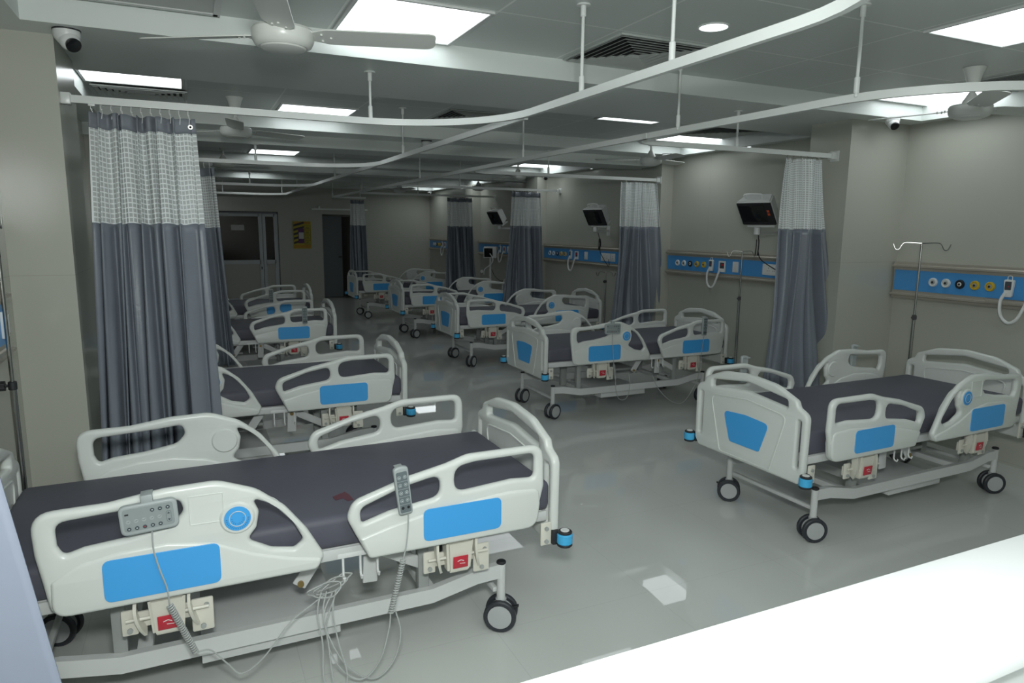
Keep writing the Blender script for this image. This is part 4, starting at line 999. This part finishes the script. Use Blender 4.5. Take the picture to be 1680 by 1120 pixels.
# ------------------------------------------------------------------ patient monitors
def monitor(loc, rz, tilt, label, cablen=True, s=1.0, arm=0.35, sticker=False):
    root = empty('patient_monitor', loc, rz); root.rotation_euler = (tilt, 0, rz); tag(root, label, 'patient monitor', 'wall-mounted patient monitors')
    w_, h_ = 0.33*s, 0.27*s
    bm = bmesh.new(); t = bmesh.new(); bmesh.ops.create_cube(t, size=1.0)
    for v in t.verts: k = 1.0 if v.co.y < 0 else 0.78; v.co = Vector((v.co.x*w_*k, v.co.y*0.15*s+0.075*s, v.co.z*h_*k))
    bmesh.ops.bevel(t, geom=t.edges[:], offset=0.012, segments=2, affect='EDGES'); me = bpy.data.meshes.new('t'); t.to_mesh(me); t.free(); bm.from_mesh(me)
    link('monitor_case', bm_mesh(bm), m_white, root)
    link('dark_bezel', plate(rrect(w_*0.97, h_*0.93, 0.012, 0, -0.004), [], 0.012, 0.004), m_black, root)
    bm = bmesh.new(); addbox(bm, (-0.03*s, -0.007, 0.0), (w_*0.72, 0.003, h_*0.68), 0.001); link('screen', bm_mesh(bm), m_screen, root)
    if sticker:
        for z in (0.03, -0.005): 
            bm = bmesh.new(); addbox(bm, (w_*0.36, -0.007, z), (0.022, 0.003, 0.025)); link('red_sticker', bm_mesh(bm), m_orange, root)
    bm = bmesh.new(); tube(bm, smooth_path([(-0.09*s, 0.06*s, h_/2-0.01), (-0.09*s, 0.06*s, h_/2+0.035), (0.06*s, 0.06*s, h_/2+0.035), (0.06*s, 0.06*s, h_/2-0.01)], 4), 0.007, 8); link('carry_handle', bm_mesh(bm), m_white, root)
    bm = bmesh.new(); addbox(bm, (0, 0.07, -h_/2-0.02), (0.26, 0.14, 0.02), 0.004); link('shelf_plate', bm_mesh(bm), m_white, root)
    return root
def wall_arm(p0, p1, label):
    root = empty('monitor_arm', p0); tag(root, label, 'monitor arm', 'monitor wall arms'); d = Vector(p1)-Vector(p0)
    bm = bmesh.new(); tube(bm, [(0, 0, 0), tuple(d)], 0, rect=(0.045, 0.03), up=(0, 0, 1)); link('arm_bar', bm_mesh(bm, False), m_white, root)
    bm = bmesh.new(); cyl(bm, tuple(d+Vector((0, 0, 0.02))), 0.03, 0.07, seg=16, bev=0.004); link('swivel', bm_mesh(bm), m_white, root)
    bm = bmesh.new(); addbox(bm, (-0.005, 0, 0), (0.012, 0.08, 0.14), 0.003); link('wall_plate', bm_mesh(bm), m_white, root)
def hanging_cable(pts, label, loops=True):
    bm = bmesh.new(); tube(bm, smooth_path(pts, 6), 0.0048, 6)
    x, y, z = pts[1]
    if loops:
        for a, wv in ((0.0, 0.03), (0.03, 0.022)):
            tube(bm, smooth_path([(x, y+a, z+0.04), (x-wv, y-wv+a, z-0.03), (x-0.3*wv, y+a, z-0.11), (x+wv, y+wv+a, z-0.04), (x, y+a, z+0.04)], 6), 0.0045, 6)
    o = link('power_cable', bm_mesh(bm), m_black); tag(o, label, 'cable')
monitor((4.66, 4.80, 1.875), -1.22, 0.72, 'patient monitor with two red stickers, mounted left of the nearest right curtain', sticker=True)
wall_arm((XR-0.004, 5.20, 1.70), (4.80, 4.92, 1.70), 'white wall arm under the monitor with red stickers')
hanging_cable([(4.80, 4.90, 1.68), (4.84, 4.93, 1.60), (4.86, 4.95, 1.52), (4.98, 5.02, 1.44), (5.38, 5.22, 1.33)], 'looped black power cable hanging from the monitor with red stickers')
monitor((5.02, 8.15, 1.88), -1.2, 0.6, 'dark-screened patient monitor in the third bay, left of the second right curtain')
wall_arm((XR-0.004, 8.5, 1.70), (5.10, 8.26, 1.70), 'white wall arm under the monitor of the third bay')
hanging_cable([(5.12, 8.22, 1.67), (5.20, 8.28, 1.55), (5.22, 8.30, 1.40), (5.40, 8.36, 1.20), (5.40, 8.36, 1.30)], 'looped black cable hanging below the monitor of the third bay to the blue strip')
monitor((4.94, 11.4, 1.90), -1.35, 0.55, 'patient monitor turned sideways in the fourth bay, left of the third right curtain')
wall_arm((XR-0.004, 11.6, 1.72), (5.06, 11.45, 1.72), 'white wall arm under the sideways monitor')

# rolling stand with monitor (fourth bay)
rs = empty('rolling_monitor_stand', (5.16, 12.1, 0), -0.5); tag(rs, 'rolling stand carrying a small tilted monitor, between the third and fourth right curtains', 'medical stand')
bm = bmesh.new(); cyl(bm, (0, 0, 0.62), 0.022, 1.1, seg=14); link('column', bm_mesh(bm), m_steel, rs)
bm = bmesh.new()
for k in range(5):
    a = k*2*pi/5; tube(bm, [(0, 0, 0.10), (0.17*cos(a), 0.17*sin(a), 0.075)], 0, rect=(0.03, 0.025), up=(0, 0, 1))
link('star_base', bm_mesh(bm, False), m_steel, rs)
for k in range(5):
    a = k*2*pi/5; bm = bmesh.new(); cyl(bm, (0, 0, 0), 0.03, 0.02, 'y', 16, bev=0.003); link('castor', bm_mesh(bm), m_black, rs, (0.17*cos(a), 0.17*sin(a), 0.030))
bm = bmesh.new(); addbox(bm, (0, -0.02, 1.27), (0.25, 0.12, 0.20), 0.012, (0.2, 0, 0)); link('monitor_body', bm_mesh(bm), m_white, rs)
bm = bmesh.new(); addbox(bm, (-0.03, -0.085, 1.265), (0.16, 0.006, 0.17), 0.002, (0.2, 0, 0)); link('screen', bm_mesh(bm), m_screen, rs)
bm = bmesh.new(); tube(bm, smooth_path([(0.0, -0.1, 1.25), (0.06, -0.13, 1.15), (0.02, -0.1, 1.05), (-0.1, -0.08, 0.95), (-0.12, -0.05, 0.85)], 6), 0.01, 8); link('breathing_hose', bm_mesh(bm), m_white, rs)
bm = bmesh.new(); addlathe(bm, [(0, -0.03), (0.02, -0.02), (0.03, 0.01), (0.012, 0.035), (0, 0.035)], (-0.16, -0.03, 0.90), seg=16); link('hanging_bulb', bm_mesh(bm), m_white, rs)
bm = bmesh.new(); tube(bm, smooth_path([(0.02, 0, 0.95), (0.1, 0.02, 0.80), (0.22, 0.05, 0.72), (0.30, 0.08, 0.80)], 6), 0.005, 6); link('cable', bm_mesh(bm), m_black, rs)

# ------------------------------------------------------------------ nurse station counter
ct = empty('counter', (1.6, 0.62, 0)); tag(ct, 'white counter top filling the bottom right corner of the photo', 'counter')
bm = bmesh.new(); addbox(bm, (0.35, 0.1375, 0.9825), (3.5, 0.285, 0.035), 0.003); link('counter_top', bm_mesh(bm), m_counter, ct)
bm = bmesh.new(); addbox(bm, (0.35, 0.1375, 0.4825), (3.4, 0.21, 0.965)); link('counter_body', bm_mesh(bm, False), m_white, ct)
bm = bmesh.new(); addbox(bm, (0.35, -0.22, 0.745), (3.4, 0.50, 0.03), 0.003); addbox(bm, (2.0, -0.22, 0.365), (0.04, 0.48, 0.73)); addbox(bm, (-1.3, -0.22, 0.365), (0.04, 0.48, 0.73)); link('desk_ledge', bm_mesh(bm), m_vent, ct)
